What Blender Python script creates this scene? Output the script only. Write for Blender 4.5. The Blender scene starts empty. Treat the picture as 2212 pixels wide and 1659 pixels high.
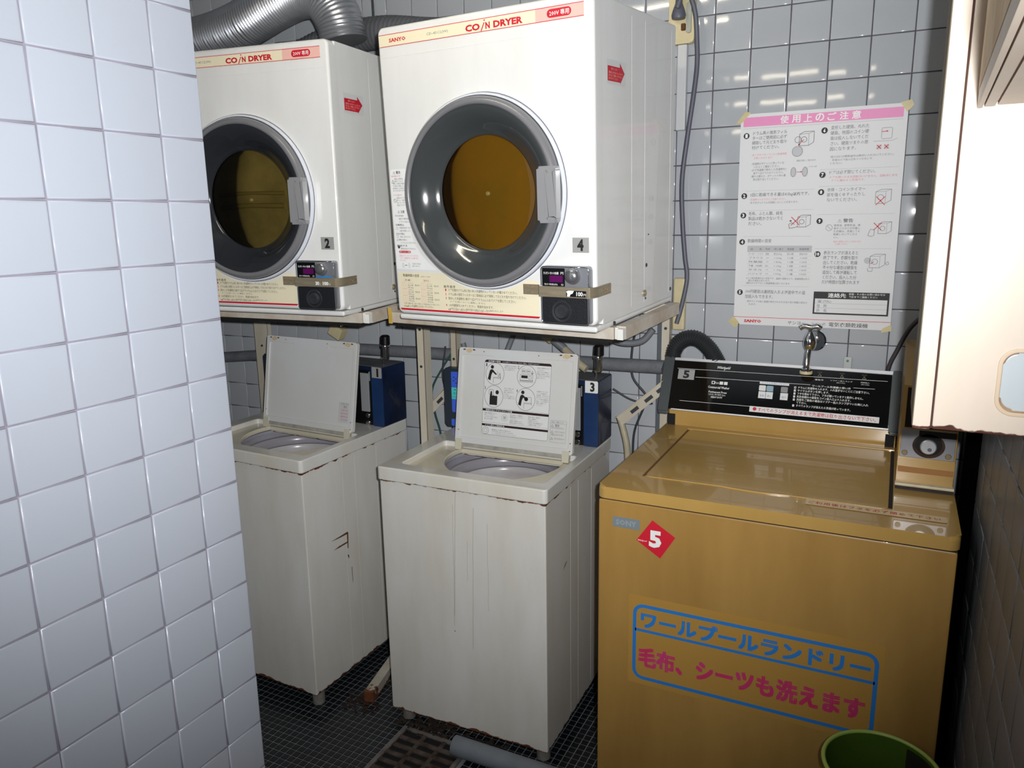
import bpy, bmesh, math, random
from mathutils import Matrix, Vector, Euler
from mathutils.bvhtree import BVHTree
random.seed(11)
S = bpy.context.scene
COL = S.collection
PI = math.pi

# ------------------------------------------------------------------ camera
CAM = Vector((.308, -2.3009, 1.5176))
YAW, PITCH, ROLL, FPX = -.4674, -.2134, -.018, 1649.04
cy, sy, cp, sp = math.cos(YAW), math.sin(YAW), math.cos(PITCH), math.sin(PITCH)
FWD = Vector((sy*cp, cy*cp, sp)); R0 = Vector((cy, -sy, 0)); U0 = R0.cross(FWD)
RGT = math.cos(ROLL)*R0 + math.sin(ROLL)*U0
UPV = -math.sin(ROLL)*R0 + math.cos(ROLL)*U0
cd = bpy.data.cameras.new('camera'); cam = bpy.data.objects.new('camera', cd); COL.objects.link(cam)
cd.sensor_width = 36; cd.lens = 36*FPX/2212; cd.clip_start = .02
M3 = Matrix((RGT, UPV, -FWD)).transposed()
cam.matrix_world = Matrix.Translation(CAM) @ M3.to_4x4()
S.camera = cam

# ------------------------------------------------------------------ world, exposure, lights
w = bpy.data.worlds.new('world'); S.world = w; w.use_nodes = True
w.node_tree.nodes['Background'].inputs[0].default_value = (.75, .85, 1, 1)
w.node_tree.nodes['Background'].inputs[1].default_value = .05
S.view_settings.view_transform = 'Standard'; S.view_settings.look = 'None'
S.view_settings.gamma = 1; S.view_settings.use_curve_mapping = False
S.view_settings.exposure = 0
FLASH = Vector((.3566, -2.30, 1.5564))
def spot(name, loc, target, power, size_deg, blend, rad, col):
    l = bpy.data.lights.new(name, 'SPOT'); l.energy = power; l.spot_size = math.radians(size_deg)
    l.spot_blend = blend; l.shadow_soft_size = rad; l.color = col
    o = bpy.data.objects.new(name, l); COL.objects.link(o); o.location = loc
    o.rotation_euler = (Vector(target)-Vector(loc)).to_track_quat('-Z', 'Y').to_euler(); return o
spot('camera_flash', FLASH, (-.78, -.6, 1.72), 166, 113, 1.0, .011, (.97, .985, 1))
def area(name, loc, sx, sz, power, col, rot=(0, 0, 0)):
    l = bpy.data.lights.new(name, 'AREA'); l.shape = 'RECTANGLE'; l.size = sx; l.size_y = sz; l.energy = power; l.color = col
    o = bpy.data.objects.new(name, l); COL.objects.link(o); o.location = loc; o.rotation_euler = rot; return o

# ------------------------------------------------------------------ materials
def lin(c):
    if isinstance(c, str): c = [int(c[i:i+2], 16)/255 for i in (0, 2, 4)]
    return tuple((x/12.92 if x <= .04045 else ((x+.055)/1.055)**2.4) for x in c[:3]) + (1,)
MATS = {}
def nd(nt, t, **k):
    n = nt.nodes.new(t)
    for a, b in k.items(): setattr(n, a, b)
    return n
def mat(name, col, rough=.5, metal=0, var=0, vscale=6, bump=0, bscale=80, emit=0, spec=.5, coat=0, col2=None, rnd=0, streak=None):
    if name in MATS: return MATS[name]
    m = bpy.data.materials.new(name); m.use_nodes = True; nt = m.node_tree; L = nt.links
    b = nt.nodes['Principled BSDF']
    b.inputs['Base Color'].default_value = lin(col); b.inputs['Roughness'].default_value = rough
    b.inputs['Metallic'].default_value = metal; b.inputs['Specular IOR Level'].default_value = spec
    b.inputs['Coat Weight'].default_value = coat
    if emit:
        b.inputs['Emission Color'].default_value = lin(col); b.inputs['Emission Strength'].default_value = emit
    tc = nd(nt, 'ShaderNodeTexCoord')
    out = None
    if var or col2:
        n = nd(nt, 'ShaderNodeTexNoise'); n.inputs['Scale'].default_value = vscale; n.inputs['Detail'].default_value = 6
        n.inputs['Roughness'].default_value = .6
        if streak:
            mp = nd(nt, 'ShaderNodeMapping'); mp.inputs['Scale'].default_value = streak
            L.new(tc.outputs['Object'], mp.inputs[0]); L.new(mp.outputs[0], n.inputs[0])
        else: L.new(tc.outputs['Object'], n.inputs[0])
        r = nd(nt, 'ShaderNodeValToRGB'); r.color_ramp.elements[0].position = .32; r.color_ramp.elements[1].position = .68
        c = lin(col)
        r.color_ramp.elements[1].color = c
        r.color_ramp.elements[0].color = lin(col2) if col2 else tuple(x*(1-var) for x in c[:3])+(1,)
        L.new(n.outputs[0], r.inputs[0]); out = r.outputs[0]
    if rnd:
        oi = nd(nt, 'ShaderNodeObjectInfo'); hsv = nd(nt, 'ShaderNodeHueSaturation')
        mr = nd(nt, 'ShaderNodeMapRange'); mr.inputs['To Min'].default_value = 1-rnd; mr.inputs['To Max'].default_value = 1+rnd*.3
        L.new(oi.outputs['Random'], mr.inputs[0]); L.new(mr.outputs[0], hsv.inputs['Value'])
        if out: L.new(out, hsv.inputs['Color'])
        else: hsv.inputs['Color'].default_value = lin(col)
        out = hsv.outputs[0]
    if out: L.new(out, b.inputs['Base Color'])
    if bump:
        n2 = nd(nt, 'ShaderNodeTexNoise'); n2.inputs['Scale'].default_value = bscale; n2.inputs['Detail'].default_value = 3
        bp = nd(nt, 'ShaderNodeBump'); bp.inputs['Strength'].default_value = bump; bp.inputs['Distance'].default_value = .004
        L.new(tc.outputs['Object'], n2.inputs[0]); L.new(n2.outputs[0], bp.inputs['Height']); L.new(bp.outputs[0], b.inputs['Normal'])
    MATS[name] = m; return m
def enamel(name, col, col2, rough=.3, rust=(), amount=.5, streak=(3, 3, .7), rcol='8a4a20', rcol2='2a160c', nscale=34, bump=.05, coat=.3, yellow=None):
    """painted sheet metal; rust = [(axis, value, reach)] in the thing's own coordinates"""
    m = mat(name, col, rough, coat=coat, col2=col2, vscale=2.2, streak=streak, bump=bump, bscale=5)
    nt = m.node_tree; L = nt.links; b = nt.nodes['Principled BSDF']
    tc = nd(nt, 'ShaderNodeTexCoord'); sx = nd(nt, 'ShaderNodeSeparateXYZ'); L.new(tc.outputs['Object'], sx.inputs[0])
    acc = None
    for ax, val, reach in rust:
        s = nd(nt, 'ShaderNodeMath', operation='SUBTRACT'); L.new(sx.outputs[ax], s.inputs[0]); s.inputs[1].default_value = val
        a = nd(nt, 'ShaderNodeMath', operation='ABSOLUTE'); L.new(s.outputs[0], a.inputs[0])
        mr = nd(nt, 'ShaderNodeMapRange'); mr.inputs['From Min'].default_value = 0; mr.inputs['From Max'].default_value = reach
        mr.inputs['To Min'].default_value = 1; mr.inputs['To Max'].default_value = 0; L.new(a.outputs[0], mr.inputs[0])
        if acc is None: acc = mr.outputs[0]
        else:
            mx = nd(nt, 'ShaderNodeMath', operation='MAXIMUM'); L.new(acc, mx.inputs[0]); L.new(mr.outputs[0], mx.inputs[1]); acc = mx.outputs[0]
    if acc is not None:
        n = nd(nt, 'ShaderNodeTexNoise'); n.inputs['Scale'].default_value = nscale; n.inputs['Detail'].default_value = 5; L.new(tc.outputs['Object'], n.inputs[0])
        n3 = nd(nt, 'ShaderNodeTexNoise'); n3.inputs['Scale'].default_value = 5; L.new(tc.outputs['Object'], n3.inputs[0])
        ad = nd(nt, 'ShaderNodeMath', operation='MULTIPLY'); L.new(acc, ad.inputs[0]); ad.inputs[1].default_value = amount
        s2 = nd(nt, 'ShaderNodeMath', operation='ADD'); L.new(ad.outputs[0], s2.inputs[0]); L.new(n.outputs[0], s2.inputs[1])
        s3 = nd(nt, 'ShaderNodeMath', operation='MULTIPLY_ADD'); L.new(n3.outputs[0], s3.inputs[0]); s3.inputs[1].default_value = .5; L.new(s2.outputs[0], s3.inputs[2])
        g = nd(nt, 'ShaderNodeMapRange'); g.inputs['From Min'].default_value = 1.06; g.inputs['From Max'].default_value = 1.14
        L.new(s3.outputs[0], g.inputs[0])
        rc = nd(nt, 'ShaderNodeMix', data_type='RGBA'); rc.inputs[6].default_value = lin(rcol); rc.inputs[7].default_value = lin(rcol2)
        L.new(n.outputs[0], rc.inputs[0])
        mix = nd(nt, 'ShaderNodeMix', data_type='RGBA'); L.new(g.outputs[0], mix.inputs[0])
        src = b.inputs['Base Color'].links[0].from_socket
        L.new(src, mix.inputs[6]); L.new(rc.outputs[2], mix.inputs[7]); L.new(mix.outputs[2], b.inputs['Base Color'])
        rr = nd(nt, 'ShaderNodeMix'); L.new(g.outputs[0], rr.inputs[0]); rr.inputs[2].default_value = rough; rr.inputs[3].default_value = .85
        L.new(rr.outputs[0], b.inputs['Roughness'])
    return m
def glassy(name, tint, amount=.85, rough=.03):
    """thin pane: mostly lets light through, tinted, with a glossy front"""
    if name in MATS: return MATS[name]
    m = bpy.data.materials.new(name); m.use_nodes = True; nt = m.node_tree; L = nt.links
    nt.nodes.remove(nt.nodes['Principled BSDF'])
    t = nd(nt, 'ShaderNodeBsdfTransparent'); t.inputs[0].default_value = lin(tint)
    g = nd(nt, 'ShaderNodeBsdfGlossy'); g.inputs['Roughness'].default_value = rough
    f = nd(nt, 'ShaderNodeFresnel'); f.inputs[0].default_value = 1.5
    mx = nd(nt, 'ShaderNodeMixShader'); L.new(f.outputs[0], mx.inputs[0]); L.new(t.outputs[0], mx.inputs[1]); L.new(g.outputs[0], mx.inputs[2])
    L.new(mx.outputs[0], nt.nodes['Material Output'].inputs[0]); MATS[name] = m; return m

TILE_BACK = mat('grey_glazed_tile', 'b4b7bb', .07, var=.05, vscale=4, bump=.06, bscale=9, rnd=.05)
TILE_LEFT = mat('white_glazed_tile', 'a4a9b3', .2, var=.03, vscale=5, bump=.05, bscale=10, rnd=.03)
TILE_RIGHT = mat('dull_shaded_tile', '62666c', .35, var=.2, vscale=8, bump=.08, bscale=20, rnd=.15)  # colour darkened to paint the flash fading over the right wall
GROUT = mat('dark_grout', '5c5862', .95, var=.3, vscale=30)
GROUT_L = mat('violet_grey_grout', '8b8593', .95, var=.25, vscale=14)
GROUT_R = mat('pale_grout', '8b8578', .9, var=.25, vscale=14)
MOS = mat('dark_mosaic', '1d2226', .28, var=.35, vscale=12, rnd=.35, bump=.1, bscale=60)
MOS_G = mat('mosaic_grout', '8b8f95', .8, var=.45, vscale=7)
CEIL = mat('ceiling_paint', '9aa0a4', .8, var=.1)
BLACK = mat('black_plastic', '0c0c0e', .3)
DARK = mat('dark_void', '070708', .8)
INK = mat('black_ink', '1c1718', .6)
INKG = mat('grey_ink', '6d6c70', .6)
RED = mat('red_ink', 'c8182e', .5)
REDF = mat('faded_red_ink', 'd88896', .6)
PINK = mat('pink_band', 'e58dbb', .5)
PINK2 = mat('salmon_band', 'eab9ae', .4)
CREAM = mat('cream_print', 'ece2c4', .4)
WHITEP = mat('white_print', 'ecece8', .5)
PAPER = mat('poster_paper', 'dcdcdc', .55, bump=.12, bscale=6)
CHROME = mat('chrome', 'cfd2d6', .12, 1)
STEEL = mat('brushed_steel', 'b3a68c', .38, .55, var=.25, vscale=20, streak=(1, 1, 12))
GALV = mat('aluminium_duct', 'c4c6cc', .33, .8, var=.2, vscale=7)
SILVER = mat('silver_paint', '9a9ba1', .32, .55)
PLATE = mat('number_plate_grey', 'a7a6a4', .45, .2)
GREY_PL = mat('grey_bezel_plastic', '77777a', .28, coat=.3)
SMOKE = mat('smoked_well', '3f4243', .12, coat=.8)
SMOKE2 = mat('dark_smoked_well', '2b2d31', .1, coat=.8)
CORD = mat('grey_cord', '5d5e6a', .45)
CORDD = mat('dark_cord', '34383e', .5)
TAPE = mat('yellowed_tape', 'cfc08c', .4, var=.2, vscale=30)
CREAMPL = mat('cream_plastic', 'd8caa0', .35, var=.15, vscale=20)
PIPEG = mat('dusty_grey_pipe', '74777c', .8, var=.35, vscale=14, bump=.5, bscale=60)
PIPEF = mat('grey_floor_pipe', '767c84', .55, var=.2, vscale=12)

# ------------------------------------------------------------------ geometry helpers
def obj(name, bm, m, parent=None, sharp=35, smooth=True):
    me = bpy.data.meshes.new(name)
    bmesh.ops.recalc_face_normals(bm, faces=bm.faces[:]) if smooth != 'raw' else None
    bm.to_mesh(me); bm.free()
    return link(name, me, m, parent, sharp, smooth)
def link(name, me, m, parent=None, sharp=35, smooth=True):
    for x in (m if isinstance(m, (list, tuple)) else [m]): me.materials.append(x)
    if smooth:
        me.shade_smooth()
        if sharp: me.set_sharp_from_angle(angle=math.radians(sharp))
    o = bpy.data.objects.new(name, me); COL.objects.link(o)
    if smooth and sharp and len(me.polygons) < 6000:
        wn = o.modifiers.new('wn', 'WEIGHTED_NORMAL'); wn.keep_sharp = True
    if parent: o.parent = parent
    return o
def pieces(name, bm, m, parent=None, sharp=35):
    """every separate piece of bm becomes an object of its own"""
    bm.verts.ensure_lookup_table(); bm.verts.index_update(); done = set(); isl = []
    for v in bm.verts:
        if v.index in done: continue
        st = [v]; cur = set()
        while st:
            q = st.pop()
            if q.index in cur: continue
            cur.add(q.index)
            for e in q.link_edges: st.append(e.other_vert(q))
        done |= cur; isl.append(cur)
    for c in isl:
        b = bmesh.new(); mp = {i: b.verts.new(bm.verts[i].co) for i in sorted(c)}
        for f in bm.faces:
            if f.verts[0].index in c: b.faces.new([mp[v.index] for v in f.verts])
        obj(name, b, m, parent, sharp)
    bm.free()
def root(name, label, cat, loc=(0, 0, 0), rot=(0, 0, 0), group=None):
    o = bpy.data.objects.new(name, None); COL.objects.link(o); o.empty_display_size = .05
    o.location = loc; o.rotation_euler = rot; o['label'] = label; o['category'] = cat
    if group: o['group'] = group
    return o
def tag(o, label, cat, group=None):
    o['label'] = label; o['category'] = cat
    if group: o['group'] = group
    return o
def box(bm, x0, x1, y0, y1, z0, z1, bev=0, seg=2, M=None):
    t = bmesh.new()
    bmesh.ops.create_cube(t, size=1, matrix=Matrix.Translation(((x0+x1)/2, (y0+y1)/2, (z0+z1)/2)) @ Matrix.Diagonal((x1-x0, y1-y0, z1-z0, 1)))
    if bev: bmesh.ops.bevel(t, geom=t.edges[:], offset=bev, segments=seg, profile=.5, affect='EDGES')
    if M: bmesh.ops.transform(t, matrix=M, verts=t.verts[:])
    me = bpy.data.meshes.new('t'); t.to_mesh(me); t.free(); bm.from_mesh(me); bpy.data.meshes.remove(me)
def B(*a, **k):
    bm = bmesh.new(); box(bm, *a, **k); return bm
def rrect(x0, x1, y0, y1, r, n=5):
    r = r if isinstance(r, (list, tuple)) else [r]*4
    P = []
    for (cx, cyy, a0, rr) in ((x1-r[0], y1-r[0], 0, r[0]), (x0+r[1], y1-r[1], 90, r[1]), (x0+r[2], y0+r[2], 180, r[2]), (x1-r[3], y0+r[3], 270, r[3])):
        if rr == 0: P.append((cx, cyy)); continue
        for i in range(n+1):
            a = math.radians(a0+90*i/n); P.append((cx+rr*math.cos(a), cyy+rr*math.sin(a)))
    return P
def prism(bm, pts, h0, h1, M, bev=0, seg=2):
    """extrude 2-D polygon (u,v) between heights h0<h1 along M's third axis"""
    t = bmesh.new()
    a = [t.verts.new((x, y, h0)) for x, y in pts]; b = [t.verts.new((x, y, h1)) for x, y in pts]
    t.faces.new(a[::-1]); top = t.faces.new(b); n = len(pts)
    for i in range(n): t.faces.new((a[i], a[(i+1) % n], b[(i+1) % n], b[i]))
    if bev: bmesh.ops.bevel(t, geom=[e for e in top.edges], offset=bev, segments=seg, profile=.5, affect='EDGES')
    bmesh.ops.transform(t, matrix=M, verts=t.verts[:])
    me = bpy.data.meshes.new('t'); t.to_mesh(me); t.free(); bm.from_mesh(me); bpy.data.meshes.remove(me)
def basis(o, u, v, n=None):
    u = Vector(u).normalized(); v = Vector(v).normalized(); n = Vector(n).normalized() if n else u.cross(v).normalized()
    m = Matrix((u, v, n)).transposed().to_4x4(); m.translation = Vector(o); return m
def FR(o=(0, 0, 0)): return basis(o, (1, 0, 0), (0, 0, 1), (0, -1, 0))       # a front face: u=x, v=z, outwards -y
def SD(o=(0, 0, 0)): return basis(o, (0, 1, 0), (0, 0, 1), (1, 0, 0))        # a right side: u=y, v=z, outwards +x
def TP(o=(0, 0, 0)): return basis(o, (1, 0, 0), (0, 1, 0), (0, 0, 1))
def lathe(bm, prof, M, seg=48, a0=0, a1=2*PI):
    full = abs(a1-a0-2*PI) < 1e-6
    rings = []
    ns = seg if full else seg+1
    for r, h in prof:
        if r < 1e-6: rings.append([bm.verts.new(M @ Vector((0, 0, h)))]*ns)
        else: rings.append([bm.verts.new(M @ Vector((r*math.cos(a0+(a1-a0)*i/seg), r*math.sin(a0+(a1-a0)*i/seg), h))) for i in range(ns)])
    for k in range(len(rings)-1):
        for i in range(seg):
            j = (i+1) % ns if full else i+1
            vs = [rings[k][i], rings[k][j], rings[k+1][j], rings[k+1][i]]
            u = []
            for v in vs:
                if v not in u: u.append(v)
            if len(u) > 2:
                try: bm.faces.new(u)
                except ValueError: pass
def cyl(bm, p0, p1, r, seg=20, r2=None, bev=0):
    p0 = Vector(p0); p1 = Vector(p1); d = p1-p0; h = d.length
    M = d.to_track_quat('Z', 'Y').to_matrix().to_4x4(); M.translation = p0
    r2 = r if r2 is None else r2
    if bev: prof = [(0, 0), (r-bev, 0), (r, bev), (r2, h-bev), (r2-bev, h), (0, h)]
    else: prof = [(0, 0), (r, 0), (r2, h), (0, h)]
    lathe(bm, prof, M, seg)
def smooth_path(P, n=8):
    P = [Vector(p) for p in P]; out = []
    for i in range(len(P)-1):
        a = P[i-1] if i else P[0]*2-P[1]; b = P[i]; c = P[i+1]; d = P[i+2] if i+2 < len(P) else P[-1]*2-P[-2]
        for k in range(n):
            t = k/n
            out.append(.5*((2*b)+(c-a)*t+(2*a-5*b+4*c-d)*t*t+(3*b-a-3*c+d)*t**3))
    out.append(P[-1]); return out
def tube(bm, P, r, seg=12, ribs=None, caps=True):
    """sweep a circle; ribs=(pitch, depth) gives a corrugated hose"""
    if ribs:
        Q = [P[0]]; acc = 0; step = ribs[0]/4
        for i in range(1, len(P)):
            seglen = (P[i]-P[i-1]).length; pos = step-acc
            while pos <= seglen:
                Q.append(P[i-1].lerp(P[i], pos/seglen)); pos += step
            acc = seglen-(pos-step)
        P = Q
    up = Vector((0, 0, 1)); prev = None; rings = []
    for i, p in enumerate(P):
        t = (P[min(i+1, len(P)-1)]-P[max(i-1, 0)]).normalized()
        if prev is None:
            a = t.cross(up)
            if a.length < .1: a = t.cross(Vector((1, 0, 0)))
            a.normalize()
        else: a = (prev-t*prev.dot(t)).normalized()
        prev = a; b = t.cross(a)
        rr = r
        if ribs: rr = r-(ribs[1] if i % 4 == 0 else ribs[1]*.5 if i % 2 else 0)
        rings.append([bm.verts.new(p+a*rr*math.cos(2*PI*k/seg)+b*rr*math.sin(2*PI*k/seg)) for k in range(seg)])
    for i in range(len(rings)-1):
        for k in range(seg): bm.faces.new((rings[i][k], rings[i][(k+1) % seg], rings[i+1][(k+1) % seg], rings[i+1][k]))
    if caps: bm.faces.new(rings[0][::-1]); bm.faces.new(rings[-1])
def plate(name, outer, holes, h0, h1, m, M, parent, bev=0, sharp=35):
    """flat plate with real holes (2-D curve filled), from height h0 to h1"""
    c = bpy.data.curves.new('c', 'CURVE'); c.dimensions = '2D'; c.fill_mode = 'BOTH'
    for pts in [outer]+holes:
        s = c.splines.new('POLY'); s.points.add(len(pts)-1); s.use_cyclic_u = True
        for i, (x, y) in enumerate(pts): s.points[i].co = (x, y, 0, 1)
    c.extrude = (h1-h0)/2-bev
    if bev: c.bevel_depth = bev; c.bevel_resolution = 2; c.offset = -bev
    o = bpy.data.objects.new('c', c); me = bpy.data.meshes.new_from_object(o)
    me.transform(M @ Matrix.Translation((0, 0, (h0+h1)/2)))
    bpy.data.objects.remove(o); bpy.data.curves.remove(c)
    bm = bmesh.new(); bm.from_mesh(me); bmesh.ops.remove_doubles(bm, verts=bm.verts[:], dist=1e-6); bpy.data.meshes.remove(me)
    return obj(name, bm, m, parent, sharp)
GLY = {}
def glyphs(s, bold=0, res=1, shear=0, space=1):
    k = (s, bold, res, shear, space)
    if k in GLY: return GLY[k]
    c = bpy.data.curves.new('f', 'FONT'); c.body = s; c.offset = bold; c.resolution_u = res; c.shear = shear; c.space_character = space
    o = bpy.data.objects.new('f', c); me = bpy.data.meshes.new_from_object(o)
    V = [(v.co.x, v.co.y) for v in me.vertices]; F = [tuple(p.vertices) for p in me.polygons]
    bpy.data.objects.remove(o); bpy.data.curves.remove(c); bpy.data.meshes.remove(me)
    GLY[k] = (V, F); return GLY[k]
class Decal:
    """flat print: layers of coloured shapes on a surface, one mesh"""
    def __init__(s, M, base=.0003, step=.00012): s.M = M; s.V = []; s.F = []; s.I = []; s.mats = []; s.h = base; s.step = step
    def _m(s, m):
        if m not in s.mats: s.mats.append(m)
        return s.mats.index(m)
    def add(s, m, pts, faces):
        k = len(s.V); i = s._m(m)
        s.V += [s.M @ Vector((x, y, s.h)) for x, y in pts]
        s.F += [tuple(a+k for a in f) for f in faces]; s.I += [i]*len(faces)
    def up(s): s.h += s.step; return s
    def poly(s, m, pts): s.add(m, pts, [tuple(range(len(pts)))])
    def rect(s, m, u0, v0, u1, v1): s.poly(m, [(u0, v0), (u1, v0), (u1, v1), (u0, v1)])
    def rr(s, m, u0, v0, u1, v1, r): s.poly(m, rrect(u0, u1, v0, v1, r))
    def frame(s, m, u0, v0, u1, v1, r, t):
        a = rrect(u0, u1, v0, v1, r); b = rrect(u0+t, u1-t, v0+t, v1-t, [max(x-t, 1e-5) for x in (r if isinstance(r, (list, tuple)) else [r]*4)])
        n = len(a); s.add(m, a+b, [(i, (i+1) % n, n+(i+1) % n, n+i) for i in range(n)])
    def disc(s, m, u, v, r, n=24, ry=None): s.poly(m, [(u+r*math.cos(2*PI*i/n), v+(ry or r)*math.sin(2*PI*i/n)) for i in range(n)])
    def ring(s, m, u, v, r, t, n=32, ry=None):
        ry = ry or r
        P = [(u+q*math.cos(2*PI*i/n), v+q2*math.sin(2*PI*i/n)) for q, q2 in ((r, ry), (r-t, ry-t)) for i in range(n)]
        s.add(m, P, [(i, (i+1) % n, n+(i+1) % n, n+i) for i in range(n)])
    def line(s, m, pts, t):
        for (a, b), (c, d) in zip(pts, pts[1:]):
            L = math.hypot(c-a, d-b) or 1; nx, ny = -(d-b)/L*t/2, (c-a)/L*t/2
            s.poly(m, [(a+nx, b+ny), (a-nx, b-ny), (c-nx, d-ny), (c+nx, d+ny)])
    def fit(s, m, t, u0, u1, v0, v1, bold=0, res=1, shear=0, space=1):
        cjk = any(ord(q) > 0x2E80 for q in t)
        V, F = glyphs(t, 0 if cjk else bold, res, shear, space)
        if not V: return
        x0 = min(v[0] for v in V); x1 = max(v[0] for v in V); y0 = min(v[1] for v in V); y1 = max(v[1] for v in V)
        sx = (u1-u0)/max(x1-x0, 1e-6); sv = (v1-v0)/max(y1-y0, 1e-6)
        k = bold*.42 if cjk else 0
        for du, dv in (((0, 0),) if not k else ((-k, -k), (k, -k), (-k, k), (k, k))):
            s.add(m, [(u0+(x-x0+du)*sx, v0+(y-y0+dv)*sv) for x, y in V], F); s.h += 2e-5 if k else 0
    def text(s, m, t, u, v, h, width=None, bold=0, res=1):
        """baseline text of body height h, squeezed to width"""
        cjk = any(ord(q) > 0x2E80 for q in t)
        V, F = glyphs(t, 0 if cjk else bold, res)
        if not V: return
        x1 = max(q[0] for q in V); k = h/.78
        kx = k if width is None else width/max(x1, 1e-6)
        b = bold*.42 if cjk else 0
        for du, dv in (((0, 0),) if not b else ((-b, -b), (b, -b), (-b, b), (b, b))): s.add(m, [(u+(x+du)*kx, v+(y+dv)*k) for x, y in V], F); s.h += 2e-5 if b else 0
    def build(s, name, parent=None):
        me = bpy.data.meshes.new(name); me.from_pydata([tuple(v) for v in s.V], [], s.F)
        for m in s.mats: me.materials.append(m)
        me.polygons.foreach_set('material_index', s.I); me.update()
        bm = bmesh.new(); bm.from_mesh(me); nn = (s.M.to_3x3() @ Vector((0, 0, 1)))
        for f in bm.faces:
            if f.normal.dot(nn) < 0: f.normal_flip()
        bm.to_mesh(me); bm.free()
        o = bpy.data.objects.new(name, me); COL.objects.link(o); o.parent = parent; return o
def strip(bm, path, z0, z1, t):
    """bent metal strap: path in xy, height z0..z1"""
    n = len(path); off = []
    for i in range(n):
        a = Vector(path[max(i-1, 0)]); b = Vector(path[min(i+1, n-1)]); d = (b-a).normalized(); off.append(Vector((d.y, -d.x))*t)
    A = [bm.verts.new((p[0], p[1], z)) for p in path for z in (z0, z1)]
    C = [bm.verts.new((p[0]+o.x, p[1]+o.y, z)) for p, o in zip(path, off) for z in (z0, z1)]
    for i in range(n-1):
        a = 2*i
        bm.faces.new((A[a], A[a+2], A[a+3], A[a+1])); bm.faces.new((C[a], C[a+1], C[a+3], C[a+2]))
        bm.faces.new((A[a], C[a], C[a+2], A[a+2])); bm.faces.new((A[a+1], A[a+3], C[a+3], C[a+1]))
    bm.faces.new((A[0], A[1], C[1], C[0])); bm.faces.new((A[-2], C[-2], C[-1], A[-1]))

# ------------------------------------------------------------------ room shell
def struct(name, bm, m, smooth=False):
    o = obj(name, bm, m, None, 30, smooth); o['kind'] = 'structure'; return o
XL, XR, XW, CE = -2.25, .62, .495, 2.46
wall_back = struct('wall_back', B(XL-.1, XR+.1, .0005, .12, -.1, CE+.1), GROUT)
wall_alcove = struct('wall_far_left', B(XL-.1, XL, -1.2, 0.0, -.1, CE+.1), TILE_BACK)
wall_left = struct('wall_left', B(-.87, -.7525, -3.6, -1.3345, -.1, CE), GROUT_L)
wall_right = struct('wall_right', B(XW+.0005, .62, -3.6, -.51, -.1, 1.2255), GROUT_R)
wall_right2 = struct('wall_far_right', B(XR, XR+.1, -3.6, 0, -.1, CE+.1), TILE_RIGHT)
ceiling = struct('ceiling', B(XL-.1, XR+.1, -3.6, .1, CE, CE+.08), CEIL)
floor = struct('floor', B(XL-.1, XR+.1, -3.6, .1, -.12, -.0015), MOS_G)

def tile_mesh(w_, h_, T=.0045, e=.0015):
    """glazed tile: flat face, rounded glazed edge (26 triangles)"""
    V = []; F = []
    for (ins, z) in ((0, 0), (0, T-.0012), (.0012, T-.0002), (.0032, T)):
        V += [(ins, ins, z), (w_-ins, ins, z), (w_-ins, h_-ins, z), (ins, h_-ins, z)]
    for k in range(3):
        for i in range(4): F.append((4*k+i, 4*k+(i+1) % 4, 4*k+4+(i+1) % 4, 4*k+4+i))
    F.append((12, 13, 14, 15)); return V, F
TM = {}
def put_tiles(spots, M, m, parent, parts, G=.0026, T=.0040):
    """spots: (u,v,w,h) cells; parts: set of indices built as single objects; the rest joined"""
    SV = []; SF = []
    for k, (u, v, ww, hh) in enumerate(spots):
        if k in parts:
            key = (round(ww, 4), round(hh, 4), m.name)
            if key not in TM:
                V, F = tile_mesh(ww-G, hh-G, T); me = bpy.data.meshes.new('tile'); me.from_pydata(V, [], F); me.materials.append(m)
                me.shade_smooth(); TM[key] = me
            o = bpy.data.objects.new('tile', TM[key]); COL.objects.link(o); o.parent = parent
            jit = Matrix.Rotation(random.gauss(0, .0022), 4, 'X') @ Matrix.Rotation(random.gauss(0, .0022), 4, 'Y')
            o.matrix_local = M @ Matrix.Translation((u+G/2, v+G/2, random.uniform(-.0003, .0002))) @ jit
        else:
            V, F = tile_mesh(ww-G, hh-G, T); b = len(SV)
            SV += [tuple(M @ Vector((x+u+G/2, y+v+G/2, z))) for x, y, z in V]; SF += [tuple(a+b for a in f) for f in F]
    if SV:
        me = bpy.data.meshes.new('tiles'); me.from_pydata(SV, [], SF)
        o = link('more_tiles', me, m, parent, None); o['kind'] = 'stuff'
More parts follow.
